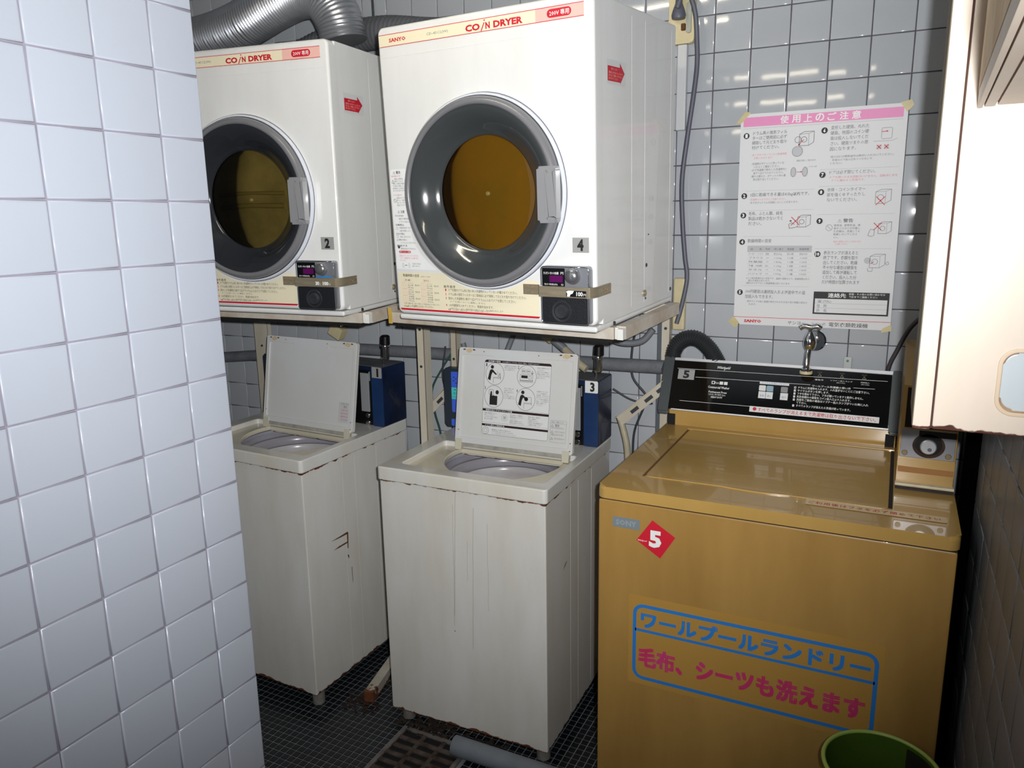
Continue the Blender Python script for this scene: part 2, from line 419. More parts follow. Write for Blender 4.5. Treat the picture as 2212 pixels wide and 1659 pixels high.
# what hides what: simple boxes standing in for the machines, only to choose which tiles are worth an object
DR4 = ((-.8778, -.6165, 1.2601), (.0519, .0065, -.0843)); DR2 = ((-1.6311, -.6940, 1.2665), (.0161, .0110, .1115))
DW, DH, DD = .5835, .7172, .4967
WA3 = ((-.988, -.6091, .0472), (0, 0, .0213)); WA1 = ((-1.7543, -.6600, .0560), (0, .012, -.019)); WW, WH, WD = .5304, .7828, .54
def XF(t): return Matrix.Translation(t[0]) @ Euler(t[1]).to_matrix().to_4x4()
PV = []; PF = []
for Mx, dims in ((XF(DR4), (DW, DD, DH)), (XF(DR2), (DW, DD, DH)), (XF(WA3), (WW, WD, WH)), (XF(WA1), (WW, WD, WH)),
                 (Matrix.Translation((-.283, -.70, 0)), (.742, .64, .9)), (Matrix.Translation((-.118, -.003, 1.205)), (.42, .002, .584)),
                 (Matrix.Translation((-.87, -3.6, 0)), (.1175, 2.2655, 2.46)), (Matrix.Translation((.3425, -1.15, 1.226)), (.3, .15, 1.2)),
                 (Matrix.Translation((.495, -3.6, 0)), (.12, 3.09, 1.2255))):
    b = len(PV)
    for z in (0, 1):
        for y in (0, 1):
            for x in (0, 1): PV.append(tuple(Mx @ Vector((x*dims[0], y*dims[1], z*dims[2]))))
    PF += [tuple(b+i for i in f) for f in ((0, 1, 3, 2), (4, 5, 7, 6), (0, 1, 5, 4), (2, 3, 7, 6), (0, 2, 6, 4), (1, 3, 7, 5))]
BVH = BVHTree.FromPolygons(PV, PF)
def pix(p):
    d = Vector(p)-CAM; z = d.dot(FWD)
    if z < .05: return None
    return 1106+FPX*d.dot(RGT)/z, 829.5-FPX*d.dot(UPV)/z
def seen(p, slack=.01):
    q = pix(p)
    if not q or not (0 <= q[0] <= 2212 and 0 <= q[1] <= 1659): return False
    d = Vector(p)-CAM; L = d.length
    h = BVH.ray_cast(CAM, d.normalized(), L-slack)
    return h[0] is None
def choose(spots, M, limit):
    sc = []
    for k, (u, v, ww, hh) in enumerate(spots):
        n = sum(seen(M @ Vector((u+ww*a, v+hh*b, .006))) for a in (.05, .35, .65, .95) for b in (.05, .35, .65, .95))
        if n:
            d = (M @ Vector((u+ww/2, v+hh/2, 0))-CAM).length; sc.append((-n/16*ww*hh/d**2, k))
    sc.sort(); return {k for _, k in sc[:limit]}
MB = basis((0, 0, 0), (1, 0, 0), (0, 0, 1), (0, -1, 0))
sp_ = []
for i in range(-23, 7):
    for k in range(-1, 24):
        u0, v0 = .1*i, .06+.1*k; u1, v1 = min(u0+.1, XR), min(v0+.1, CE); u0 = max(u0, XL); v0 = max(v0, 0)
        if u1-u0 > .01 and v1-v0 > .01: sp_.append((u0, v0, u1-u0, v1-v0))
put_tiles(sp_, MB, TILE_BACK, wall_back, choose(sp_, MB, 300))
# left partition: u = +y, v = z, outward +x
ML = basis((-.752, 0, 0), (0, 1, 0), (0, 0, 1), (1, 0, 0))
sp_ = []
for c0, c1 in [(-1.4189, -1.3345)]+[(-1.4189-.1*(i+1), -1.4189-.1*i) for i in range(9)]:
    for k in range(-1, 25):
        v0 = .0546+.1*k; v1 = min(v0+.1, CE); v0 = max(v0, 0)
        if v1-v0 > .01: sp_.append((c0, v0, c1-c0, v1-v0))
put_tiles(sp_, ML, TILE_LEFT, wall_left, set(range(len(sp_))), G=.0026, T=.0026)
MR = basis((XW, 0, 0), (0, -1, 0), (0, 0, 1), (-1, 0, 0))
sp_ = []
for i in range(0, 10):
    for k in range(-1, 13):
        v0 = .0200+.1*k; v1 = min(v0+.1, 1.2255); v0 = max(v0, 0)
        if v1-v0 > .01: sp_.append((.512+.1*i, v0, .1, v1-v0))
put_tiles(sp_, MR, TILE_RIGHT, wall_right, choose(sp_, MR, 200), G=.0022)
# mosaic floor
GX0, GX1, GY0, GY1 = -.932, -.702, -.845, -.612           # the drain grate's opening
PIT = .0225
fl = []
for i in range(int((XR-XL)/PIT)):
    for j in range(int(1.7/PIT)):
        x = XL+.008+i*PIT; y = -.004-(j+1)*PIT
        if x+PIT > GX0 and x < GX1 and y+PIT > GY0 and y < GY1: continue
        if x+PIT > XW and y < -.50: continue
        if x+PIT > -.872 and x < -.75 and y < -1.33: continue
        fl.append((x, y))
vis = []
for k, (x, y) in enumerate(fl):
    if -1.75 < x < -.2 and y > -1.3 and seen((x+PIT/2, y+PIT/2, .001)): vis.append(((Vector((x, y, 0))-CAM).length, k))
vis.sort(); near = {k for _, k in vis[:300]}
def mos(w_): return [(0, 0, -.001), (w_, 0, -.001), (w_, w_, -.001), (0, w_, -.001), (.0008, .0008, .0006), (w_-.0008, .0008, .0006), (w_-.0008, w_-.0008, .0006), (.0008, w_-.0008, .0006)], \
    [(0, 1, 5, 4), (1, 2, 6, 5), (2, 3, 7, 6), (3, 0, 4, 7), (4, 5, 6, 7)]
mv, mf = mos(PIT-.0024)
mm = bpy.data.meshes.new('mosaic_tile'); mm.from_pydata(mv, [], mf); mm.materials.append(MOS)
SV = []; SF = []
for k, (x, y) in enumerate(fl):
    if k in near:
        o = bpy.data.objects.new('mosaic_tile', mm); COL.objects.link(o); o.parent = floor; o.location = (x, y, -.0005+random.uniform(-.0002, .0002))
    else:
        b = len(SV); SV += [(a+x, c+y, d-.0005) for a, c, d in mv]; SF += [tuple(q+b for q in f) for f in mf]
me = bpy.data.meshes.new('m'); me.from_pydata(SV, [], SF); o = link('more_mosaic_tiles', me, MOS, floor, None, False); o['kind'] = 'stuff'
# ------------------------------------------------------------------ coin dryers
DRY_EN = enamel('dryer_white_enamel', 'e9e9e7', 'e0dfdb', .28, rust=(), coat=.5)
DRUM_A = mat('amber_drum', 'b08a38', .35, col2='948038', vscale=5, metal=.2)
DRUM_B = mat('olive_drum', 'a8a688', .4, col2='7c7b62', vscale=7, metal=.2)
SCREEN = mat('purple_display', '5a0f55', .25)
BLUE_L = mat('blue_stripe', '2f7fc4', .4)
RUSTY = mat('rusty_strap_end', '8d6a45', .55, .3, col2='b39a78', vscale=60)
def make_dryer(name, label, pose, number, drum, price, full):
    r = root(name, label, 'dryer', pose[0], pose[1])
    cxm, cym, czm = 1.3217, -1.5627, .3476
    FX = lambda x, p: x+(cxm-x)*p/abs(cym)
    FZ = lambda z, p: z+(czm-z)*p/abs(cym)
    # cabinet: rounded upright corners, open round hole in the front for the drum
    DX, DZ, DRm = .286, .3185, .2
    bm = bmesh.new()
    prism(bm, rrect(.0002, DW-.0002, .0335, DD, [.008, .008, 0, 0], 3), .0165, DH, TP(), bev=.006)
    body = obj('cabinet', bm, DRY_EN, r, 40)
    circ = [(DX+DRm*math.cos(2*PI*i/64), DZ+DRm*math.sin(2*PI*i/64)) for i in range(64)]
    front = plate('front_panel', rrect(0, DW, .0165, DH, .016), [circ], -.012, .034, DRY_EN, FR((0, .034, 0)), r, bev=.0075, sharp=50)
    bm = B(.0015, DW-.0015, .0015, DD, 0, .0145, bev=.006, seg=3)
    obj('base_skirt', bm, DRY_EN, r, 50)
    bm = bmesh.new(); box(bm, .012, DW-.012, -.0006, .001, .6472, .6485)
    for y in (.2, .283, .461): box(bm, DW-.002, DW+.0001, y, y+.0022, .03, DH-.02)
    pieces('pressed_seam', bm, DRY_EN, r)
    bm = bmesh.new()
    for y, z, q in ((.2976, .1234, .005), (.4763, .0379, .005), (.0969, .0075, .005), (.2921, .0386, .003), (.31, .20, .002)):
        cyl(bm, (DW-.002, y, z), (DW+.0012, y, z), q, 12)
    pieces('screw', bm, CORDD, r)
    bm = bmesh.new(); cyl(bm, (DW-.002, .2832, .0529), (DW+.004, .2832, .0529), .009, 20, bev=.001); cyl(bm, (DW+.004, .2832, .0529), (DW+.0055, .2832, .0529), .005, 16)
    obj('side_lock', bm, STEEL, r)
    # door
    MD = basis((DX, 0, DZ), (1, 0, 0), (0, 0, 1), (0, -1, 0))
    bm = bmesh.new(); lathe(bm, [(.2, -.004), (.2265, -.001), (.2265, .008), (.2235, .011), (.2195, .010), (.2195, -.002)], MD, 96)
    d = bmesh.new(); lathe(d, [(.2195, 0), (.2190, .016), (.2165, .023), (.211, .0275), (.206, .0285), (.2015, .0265), (.200, .022), (.200, -.004)], MD, 96)
    door = obj('door', d, GREY_PL, r, 50)
    obj('door_ring', bm, mat('pale_door_ring', 'dfe2ea', .3), door, 50)
    bm = bmesh.new(); lathe(bm, [(.2265, .0004), (.2283, .0006), (.2283, -.003), (.2265, -.003)], MD, 96); obj('door_gap', bm, CORD, door)
    bm = bmesh.new(); lathe(bm, [(.2188, .0105), (.2202, .0118), (.2212, .0112), (.2195, .0095)], MD, 96); obj('door_seal', bm, CORDD, door)
    bm = bmesh.new(); lathe(bm, [(.2005, .0225), (.196, .0235), (.188, .021), (.172, .012), (.158, .000), (.148, -.010), (.140, -.0165), (.134, -.020), (.134, -.03)], MD, 96)
    obj('smoked_window_frame', bm, SMOKE if full else SMOKE2, door, 60)
    bm = bmesh.new(); lathe(bm, [(.1345, -.022), (.12, -.0195), (.08, -.0165), (.04, -.0152), (0, -.015)], MD, 64)
    obj('window_glass', bm, glassy('door_glass', 'd8c9a0' if full else 'b0b29a'), door, 60)
    bm = bmesh.new(); lathe(bm, [(.136, -.02), (.137, -.0275), (.125, -.0295), (.05, -.028), (.02, -.0265), (0, -.0265)], MD, 64)
    obj('drum', bm, drum, r, 50)
    if not full:
        bm = bmesh.new()
        for k, (a, bb, t) in enumerate(((-.112, .012, .012), (-.108, -.022, .016))):
            P = smooth_path([MD @ Vector((a, bb, -.028)), MD @ Vector((a*.2, bb+.006, -.0278)), MD @ Vector((-a, bb+.005, -.028))], 6); tube(bm, P, t*.45, 8)
        pieces('drum_rib', bm, mat('drum_rib', '7d7a58', .5), r, 60)
    bm = bmesh.new(); cyl(bm, MD @ Vector((0, 0, -.0275)), MD @ Vector((0, 0, -.0225)), .0052, 16, bev=.001)
    obj('drum_bolt', bm, mat('bolt_zinc', 'd5d6d2', .45, .3), r)
    bm = bmesh.new(); x0, x1, z0, z1 = FX(.436, .036), FX(.489, .03), .2515, .3745
    prism(bm, rrect(x0, x1, z0, z1, .006), .018, .036, FR(), bev=.006, seg=3)
    prism(bm, rrect(x1-.026, x1+.002, z0+.006, z1-.006, .005), .02, .041, FR(), bev=.009, seg=3)
    obj('door_handle', bm, mat('handle_grey', '8d8d8f', .25, coat=.5), door, 50)
    # printing
    D = Decal(FR((0, -.0002, 0)))
    D.rect(CREAM, .0057, .672, .445, .6995); D.rect(PINK2, .445, .672, .561, .6995); D.up()
    D.rect(RED, .0057, .6983, .561, .6997); D.rect(RED, .0062, .6717, .561, .6731)
    D.fit(RED, 'SANYO', .0365, .0885, .6805, .6898, bold=.035)
    D.fit(INKG, 'CD-45C2(W)', .1507, .2133, .6812, .6885)
    D.fit(RED, 'CO', .2619, .3015, .6762, .6907, bold=.045, res=2); D.line(RED, [(.3045, .6735), (.3135, .6905)], .0026); D.disc(RED, .3140, .6950, .0018, 10)
    D.fit(RED, 'N', .3165, .3285, .6764, .6905, bold=.045); D.fit(RED, 'DRYER', .3375, .4135, .6765, .6907, bold=.045, res=2)
    D.rr(RED, .4733, .6775, .5317, .6945, .0083); D.up()
    D.fit(WHITEP, '200V 専用', .4795, .5265, .6808, .6915, bold=.02)
    D.build('name_strip', r)
    # warnings on the left, instructions below
    D = Decal(FR((0, -.0002, 0)), base=.0004)
    D.poly(mat('label_white', 'f0f0ee', .35), rrect(.0085, .062, .1335, .3855, .008)[0:12]+[(.0075, .1335)]+[(.138, .1335), (.113, .150), (.088, .175), (.071, .20), (.0635, .225), (.0595, .26)])
    D.up()
    def warn(u, v, k, m=INK):
        D.line(m, [(u, v), (u+k/2, v+k*.86), (u+k, v), (u, v)], k*.07); D.rect(m, u+k*.46, v+k*.28, u+k*.54, v+k*.58); D.disc(m, u+k/2, v+k*.16, k*.05, 6)
    warn(.018, .374, .007); D.fit(INK, '警告', .028, .042, .3735, .3805, bold=.03)
    D.text(RED, '火災の原因になります', .012, .3665, .004, .03)
    y = .3595
    for t in ('食用油、動物系油、', '美容オイルなどの', '付着した衣類は洗濯後', 'でも絶対に乾燥しない', '自然発火による火災の', 'おそれがあります'):
        D.text(INKG, t, .021 if y > .352 else .014, y, .004, .028 if y > .352 else .038); y -= .0058
    warn(.0115, .352, .009)
    D.text(RED, 'ドアに注意する', .014, .3195, .0042, .027)
    y = .3125
    for t in ('回転中はドアを', '開けない。衣類が', '巻きつき、けがの', '原因になります'): D.text(INKG, t, .024, y, .004, .027); y -= .006
    D.ring(INK, .0185, .308, .0048, .0007, 16); D.line(INK, [(.0152, .3113), (.0218, .3047)], .0007)
    warn(.024, .277, .007); D.fit(INK, '注意', .034, .046, .2765, .2835, bold=.03)
    y = .268
    for i, t in enumerate(('やけどのおそれあり', '運転中や運転直後は', 'ドアガラスに触れない', '分解禁止', '修理技術者以外の人は', '分解や修理をしない', '水かけ禁止', '本体に水をかけない', '上に物をのせない', 'ドアにぶらさがらない', '確認する', '硬貨返却はできません')):
        h = i in (0, 3, 6, 8, 10); D.text(INK if h else INKG, t, .014 if h else .026, y, .0042, (.028 if h else .036) if y > .21 else (.034 if h else .05), bold=.02 if h else 0); y -= .0076
    D.ring(INKG, .0185, .2385, .0035, .0006, 14); D.ring(INKG, .0185, .2175, .0035, .0006, 14); D.disc(INK, .020, .1905, .0036, 14); D.up(); D.text(WHITEP, '!', .0192, .1885, .004)
    D.rr(RED, .019, .1755, .058, .1815, .003); D.up(); D.fit(WHITEP, '排気フィルターの清掃', .021, .056, .1763, .1808, bold=.01)
    D.text(REDF, 'ご使用前に必ずフィルターの糸くずを取り除いて', .018, .1665, .004, .066); D.text(REDF, 'ください。乾燥時間が長くなり故障の原因', .020, .1605, .004, .06)
    D.text(REDF, 'となります', .020, .1545, .004, .02)
    D.ring(INKG, .030, .144, .0028, .0006, 14, ry=.006); D.line(INK, [(.036, .144), (.043, .144)], .0015); D.ring(INKG, .050, .144, .0024, .0006, 14, ry=.006)
    D.text(INKG, '凸部を手前に', .060, .1465, .0036, .03); D.text(INKG, '取り付ける', .060, .1405, .0036, .024)
    D.build('warning_label', r)
    D = Decal(FR((0, -.0002, 0)), base=.0003)
    arc = [(DX+.2335*math.cos(a), DZ+.2335*math.sin(a)) for a in [math.radians(x) for x in range(238, 306, 3)]]
    top = [(.0125, .126), (.1590, .126)]+[p for p in arc if .159 < p[0] < .42 and p[1] < .1195]+[(.4363, .1135)]
    D.poly(CREAM, [(.0105, .030), (.4333, .030)]+top[::-1]+[(.0105, .124)])
    D.up(); D.poly(RED, [(.0135, .0262), (.431, .0262), (.436, .031), (.0095, .031)])
    D.fit(INK, '乾燥時間の目安', .026, .079, .1140, .1215, bold=.02); D.fit(INKG, '(室温20℃の場合)', .084, .115, .1135, .1175)
    for cx0, t in ((.031, '木 綿'), (.093, '化せん')): D.fit(INK, t, cx0, cx0+.017, .1035, .1075, bold=.02); D.frame(REDF, cx0-.004, .102, cx0+.021, .109, .003, .0004)
    for cx0, n in ((.021, 0), (.083, 1)):
        for i in range(3):
            v = .0925-i*.0175; D.frame(REDF, cx0, v-.009, cx0+.016, v+.007, .002, .0005); D.ring(REDF, cx0+.008, v-.001, .004, .0005, 12)
            for j, t in enumerate((('ワイシャツ', '約10枚', '約2kg'), ('タオル', '約20枚', '約2kg'), ('作業服', '約3着', '約2kg'))[i]): D.text(INKG, t, cx0+.019, v+.003-j*.0055, .0038, .018)
            D.text(INK, '約50分' if n == 0 else '約30分', cx0+.042, v-.002, .0042, .015)
    D.text(INKG, '※衣類の種類や量、脱水の程度により乾燥時間は多少異なります。', .022, .0425, .0036, .118)
    D.text(INK, '4.5kg以上の洗濯物を入れないでください。', .022, .0345, .0058, .098)
    D.fit(INK, '操作順序', .156, .192, .0895, .0965, bold=.02, space=1.4)
    y = .0815
    for n, t, wd in (('1', 'ドアを開きドラム内に他の人の洗濯物が入っていないか確かめてください。', .205), ('2', 'ドラム奥の排気フィルターはご使用前に必ず掃除して元どおり取り付けてください。', .23),
                     ('3', '脱水した洗濯物を1枚ずつ広げてドラムに入れてドアを閉じてください。', .2), ('', 'ドアを閉じないと運転しません', .11), ('4', '100円硬貨を入れてください。乾燥を始めます。', .135), ('', '※途中で投入しますと運転時間が加算されます。残り時間を表示します', .16)):
        if n: D.fit(RED, n, .1600, .1635, y, y+.006, bold=.03); D.text(INK, t, .169, y, .0062, wd)
        else: D.text(INKG, t, .172, y+.003, .0042, wd)
        y -= .0105 if n else .007
    D.fit(INK, '注意', .166, .174, .0325, .037, bold=.02); D.text(INKG, '10分以内に硬貨を投入しますと時間は加算されます', .179, .0325, .0042, .115)
    D.build('instruction_panel', r)
    D = Decal(FR((0, -.0002, 0)), base=.0006); D.rect(PLATE, .5248, .1833, .5658, .2168); D.up()
    D.fit(INK, number, .5365, .5525, .1870, .2135, bold=.045, res=2); D.build('number_plate', r)
    # red arrow on the side
    D = Decal(SD((DW+.0002, 0, 0)), base=.0008); D.rect(mat('clear_film', 'd6d8d6', .3), .0605, .543, .162, .593); D.up()
    D.poly(RED, [(.0639, .5485), (.1315, .5485), (.132, .5455), (.156, .5692), (.1299, .5895), (.1300, .5797), (.0639, .5797)]); D.up()
    D.fit(PINK2, '排気フィルター', .082, .118, .5715, .5765); y = .5645
    for t in ('運転前に必ず中のフィルターを', '取り出して掃除してから正しく', '取り付けてください'): D.text(PINK2, t, .069, y, .0042, .075 if y > .555 else .05); y -= .0062
    D.build('arrow_sticker', r)
    # coin timer
    p = .02
    x0, x1, z0, z1 = FX(.4395, p), .574, .0205, .1538
    bm = bmesh.new(); prism(bm, rrect(x0, x1, z0, z1, .0085, 6), 0, p, FR((0, 0, 0)), bev=.0022)
    cu = obj('coin_timer', bm, SILVER, r, 40)
    bm = bmesh.new(); n_ = rrect(x0+.0008, x1-.0008, z0+.0008, z1-.0008, .0078, 6)
    tube(bm, [FR((0, -p-.0001, 0)) @ Vector((a, b, 0)) for a, b in n_+n_[:1]], .0011, 6, caps=False); obj('chrome_edge', bm, CHROME, cu)
    bm = bmesh.new(); prism(bm, rrect(x0+.003, x1-.0035, z0+.0025, FZ(.0815, p), .005, 5), 0, .0015, FR((0, -p, 0)), bev=.0006); obj('cash_door', bm, mat('black_crackle', '1b1c20', .45, bump=.3, bscale=400), cu)
    lc = (FX(.4936, p), FZ(.0470, p))
    bm = bmesh.new(); M = FR((lc[0], -p-.0012, lc[1])); lathe(bm, [(.0255, 0), (.0245, .0012), (.0205, .0004), (.0185, -.0002), (.016, .006), (.0145, .0075), (.006, .0068), (.0055, .0055), (0, .0055)], M, 40); obj('cash_lock', bm, mat('lock_dark', '4a4b4f', .35, .6), cu, 30)
    D = Decal(FR((0, -p, 0)), base=.0004)
    dx0, dx1, dz0, dz1 = FX(.4438, p), FX(.5032, p), FZ(.105, p), FZ(.1472, p)
    D.rr(BLACK, dx0, dz0, dx1, dz1, .002); D.up(); D.rect(SCREEN, FX(.4629, p), FZ(.1147, p), FX(.4976, p), FZ(.1301, p))
    D.fit(WHITEP, 'ただいまの金額', FX(.4475, p), FX(.487, p), FZ(.1325, p), FZ(.1385, p), bold=.02); D.fit(WHITEP, '円', FX(.4925, p), FX(.4995, p), FZ(.1325, p), FZ(.1385, p), bold=.02)
    D.fit(WHITEP, '残り時間(約)', FX(.449, p), FX(.484, p), FZ(.1065, p), FZ(.1115, p)); D.fit(WHITEP, '分', FX(.493, p), FX(.4995, p), FZ(.1065, p), FZ(.1115, p))
    if not full: D.rect(BLUE_L, FX(.505, p), FZ(.106, p), FX(.556, p), FZ(.110, p))
    D.build('money_display', cu)
    bm = bmesh.new(); M = FR((FX(.5235, p), -p, FZ(.1300, p))); lathe(bm, [(.0195, 0), (.0185, .002), (.0165, .0085), (.0125, .0125), (.006, .0142), (0, .0145)], M, 40)
    box(bm, FX(.5235, p)+.003, FX(.5235, p)+.0043, -p-.0146, -p-.012, FZ(.1300, p)-.007, FZ(.1300, p)+.007)
    obj('coin_slot_dome', bm, mat('satin_dome', 'a9a9ac', .22, .8), cu, 50)
    bm = bmesh.new(); cyl(bm, (FX(.558, p), -p, FZ(.116, p)), (FX(.558, p), -p-.002, FZ(.116, p)), .0055, 20); obj('reject_button', bm, SILVER, cu)
    # security strap
    bm = bmesh.new(); q = p+.004; k = .003
    strip(bm, [(.3925, -k), (.4335, -k), (.4375, -k-.003), (FX(.4375, q)-.004, -q), (FX(.4375, q), -q), (.5735, -q), (.5775, -q+.001), (.5835, -.013), (DW+k, -.001), (DW+k, .012), (DW+k, .0715)][::-1], .0838, .1079, .0018)
    sg = obj('security_strap', bm, STEEL, r, 30)
    bm = bmesh.new()
    for (x, z) in ((.402, .1025), (.419, .1025), (.402, .0895), (.419, .0895)): cyl(bm, (x, -.0040, z), (x, -.0058, z), .0028, 12)
    for (y, z) in ((.036, .099), (.047, .0955), (.059, .091), (.064, .1025), (.039, .0885)): cyl(bm, (DW+.0045, y, z), (DW+.0060, y, z), .0019, 10)
    pieces('strap_screw', bm, RUSTY, sg)
    D = Decal(FR((0, -q-.0022, 0)), base=.0003)
    bx0, bx1 = FX(.5068, q), FX(.558, q)
    if price == '100円':
        D.rect(BLACK, bx0, .0865, bx1, .1005); D.up(); D.poly(WHITEP, [(bx0, .0985), (bx0+.006, .1005), (bx0+.02, .1005), (bx0+.0165, .094), (bx0+.011, .092), (bx0+.009, .0868), (bx0+.002, .0868), (bx0+.003, .093)]); D.up()
        D.fit(WHITEP, '100', FX(.533, q), FX(.5495, q), .0885, .0985, bold=.03, res=2); D.fit(WHITEP, '円', FX(.551, q), FX(.5575, q), .0885, .0945)
    else:
        D.fit(WHITEP, '30', FX(.503, q), FX(.515, q), .0885, .0985, bold=.05, res=2); D.fit(WHITEP, '分', FX(.5165, q), FX(.520, q), .0885, .0935); D.fit(WHITEP, '100', FX(.5265, q), FX(.5445, q), .0885, .0985, bold=.05, res=2); D.fit(WHITEP, '円', FX(.546, q), FX(.551, q), .0885, .0935)
    D.build('price_label', sg)
    return r
d4 = make_dryer('coin_dryer', 'white coin dryer number 4 with amber round window, on the stand at the centre', DR4, '4', DRUM_A, '100円', True)
d2 = make_dryer('coin_dryer', 'white coin dryer number 2 with dark olive window, half hidden by the white tiled partition', DR2, '2', DRUM_B, '30分', False)
for o_ in (d4, d2): o_['group'] = 'coin dryers on steel stands'

# ------------------------------------------------------------------ top-loading washers under the dryers
WEN = enamel('washer_white_enamel', 'dad8d3', 'cdc8bd', .33, rust=((2, .745, .012), (2, 0, .016)), amount=.62, nscale=40)
WTOP = enamel('washer_top_enamel', 'd9d9d6', 'cfc8b8', .25, rust=((2, .743, .006),), amount=.32, coat=.5)
LIDW = mat('lid_white', 'd9dadb', .3, col2='d2d0ca', vscale=3, coat=.3)
TUBW = mat('tub_plastic', 'd0cdcf', .22, col2='b5afae', vscale=4, coat=.3)
TUBG = mat('outer_tub', 'a4a6b0', .3, col2='8c8286', vscale=5)
NAVY = mat('navy_painted_steel', '14264a', .35, col2='0c1426', vscale=10, bump=.15, bscale=120, coat=.2)
NAVYF = mat('navy_front_trim', '1d3a66', .35, col2='182c50', vscale=10)
DUSTY = mat('dusty_dark_top', '5e6164', .8, var=.3, vscale=25)
BLUEB = mat('blue_keypad', '3f63d8', .35)
CYANB = mat('cyan_keypad', '4fc6c4', .35)
LABW = mat('lid_label_white', 'e2e2e0', .4)
def make_washer(label, pose, number, first):
    r = root('washing_machine', label, 'washing machine', pose[0], pose[1], 'white top loading washers')
    bm = B(.005, WW-.005, .006, WD-.004, 0, .744, bev=.005)
    bm.faces.ensure_lookup_table(); bmesh.ops.delete(bm, geom=[f for f in bm.faces if f.calc_center_median().z > .7425 and f.normal.z > .9], context='FACES')
    for y in (.185, .247, .36): box(bm, WW-.0052, WW-.0046, y, y+.002, .02, .73)
    obj('cabinet', bm, WEN, r, 40)
    bm = bmesh.new()
    fz = -(pose[0][2])
    for x, y in ((.04, .045), (WW-.035, .045), (.04, WD-.04), (WW-.035, WD-.04)): cyl(bm, (x, y, fz), (x, y, .002), .02, 16, bev=.003)
    pieces('foot', bm, mat('foot_plastic', '85817a', .7, var=.4, vscale=20), r)
    HX, HY, HR, HB = .292, .240, .178, .288
    rec = rrect(.052, .502, .050, .302, .012)
    plate('top_deck', rrect(0, WW, 0, WD, .012), [rec], .7425, .7828, WTOP, TP(), r, bev=.004, sharp=50)
    a0 = math.asin((HB-HY)/HR); hole = [(HX+HR*math.cos(a), HY+HR*math.sin(a)) for a in [PI-a0+(PI+2*a0)*i/56 for i in range(57)]]
    # a small scoop in the front of the opening
    hole = [(x, y-(.006*math.exp(-((x-HX+.03)/.05)**2) if y < HY-.1 else 0)) for x, y in hole]
    plate('lid_recess', rrect(.050, .504, .048, .304, .012), [hole], .752, .7665, mat('recess_cream', 'd6d1c0', .25, col2='cbbfa2', vscale=4, coat=.4), TP(), r, bev=.003, sharp=50)
    MT = basis((HX, HY, 0), (1, 0, 0), (0, 1, 0)) @ Matrix.Diagonal((1.06, 1.06, 1, 1))
    bm = bmesh.new(); lathe(bm, [(.185, .752), (.19, .70), (.188, .45), (.17, .40), (0, .40)], MT, 48); obj('outer_tub', bm, TUBG, r, 50)
    bm = bmesh.new(); lathe(bm, [(.150, .690), (.146, .684), (.1445, .672), (.149, .662), (.1495, .64), (.1465, .634), (.149, .628), (.149, .47), (.14, .452), (0, .445)], MT, 64); tb = obj('wash_basket', bm, TUBW, r, 40)
    bm = bmesh.new(); lathe(bm, [(.176, .700), (.176, .716), (.170, .7215), (.161, .7205), (.155, .713), (.1525, .702), (.154, .692), (.160, .689)], MT, 64); obj('balance_ring', bm, mat('balance_ring_grey', '9a969c', .25, coat=.4), tb, 40)
    bm = bmesh.new(); lathe(bm, [(.184, .748), (.176, .747), (.1745, .741), (.1765, .735), (.184, .734)], MT, 64); obj('splash_ring', bm, TUBG, r, 40)
    bm = bmesh.new(); lathe(bm, [(.115, .452), (.11, .462), (.05, .475), (.02, .50), (0, .503)], MT, 40)
    for k in range(3):
        a = 2*PI*k/3; tube(bm, [MT @ Vector((.02*math.cos(a), .02*math.sin(a), .49)), MT @ Vector((.10*math.cos(a+.2), .10*math.sin(a+.2), .466))], .009, 8)
    obj('pulsator', bm, mat('pulsator_grey', '9d9aa2', .3), tb, 50)
    # open lid
    L = Vector((0, .05, .293)); lh = L.length
    ML_ = basis((.101, .28, .79), (1, 0, 0), L, (0, -L.z, L.y))
    bm = bmesh.new(); prism(bm, rrect(0, .393, .0, lh, .009), -.014, -.003, ML_, bev=.0015)
    lid = obj('lid', bm, LIDW, r, 40)
    plate('lid_rim', rrect(0, .393, 0, lh, .009), [rrect(.014, .379, .018, lh-.022, .006)], -.004, .001, LIDW, ML_, lid, bev=.0012, sharp=50)
    bm = bmesh.new(); prism(bm, rrect(.120, .275, lh-.0265, lh-.009, .006), -.003, .0012, ML_, bev=.001); obj('finger_grip', bm, LIDW, lid, 50)
    bm = bmesh.new(); prism(bm, rrect(.02, .385, -.012, .012, .002), -.008, -.001, ML_, bev=.001); obj('hinge_strip', bm, mat('hinge_grey', 'b5b1a5', .4, var=.35, vscale=30), lid)
    bm = bmesh.new()
    for u in (.004, .362): prism(bm, rrect(u, u+.022, -.022, .012, .002), -.010, .004, ML_, bev=.0015)
    pieces('hinge_lug', bm, mat('hinge_cream', 'c9c4b0', .4), lid)
    RS = mat('rust_patch', '7c4a22', .85, col2='2c1a10', vscale=200); TN = mat('peeled_tan', 'cdb690', .7)
    for (u, v) in ((.036, lh-.0075), (.357, lh-.0075)):
        D = Decal(ML_, base=.0014)
        P = [(u+(.013+random.uniform(-.004, .002))*math.cos(a), v-.002+(.0075+random.uniform(-.002, .001))*math.sin(a)) for a in [2*PI*i/14 for i in range(14)]]
        D.poly(TN, [(a, min(b_, lh-.001)) for a, b_ in P]); D.up(); D.build('peeled_patch', lid)
        for s_ in (-1, 1):
            D = Decal(ML_, base=.0016); D.poly(RS, [(u+s_*.011, v+.002), (u+s_*.016, v+.0035), (u+s_*.023, v+.0005), (u+s_*.016, v-.0015)]); D.build('rust_spot', lid)
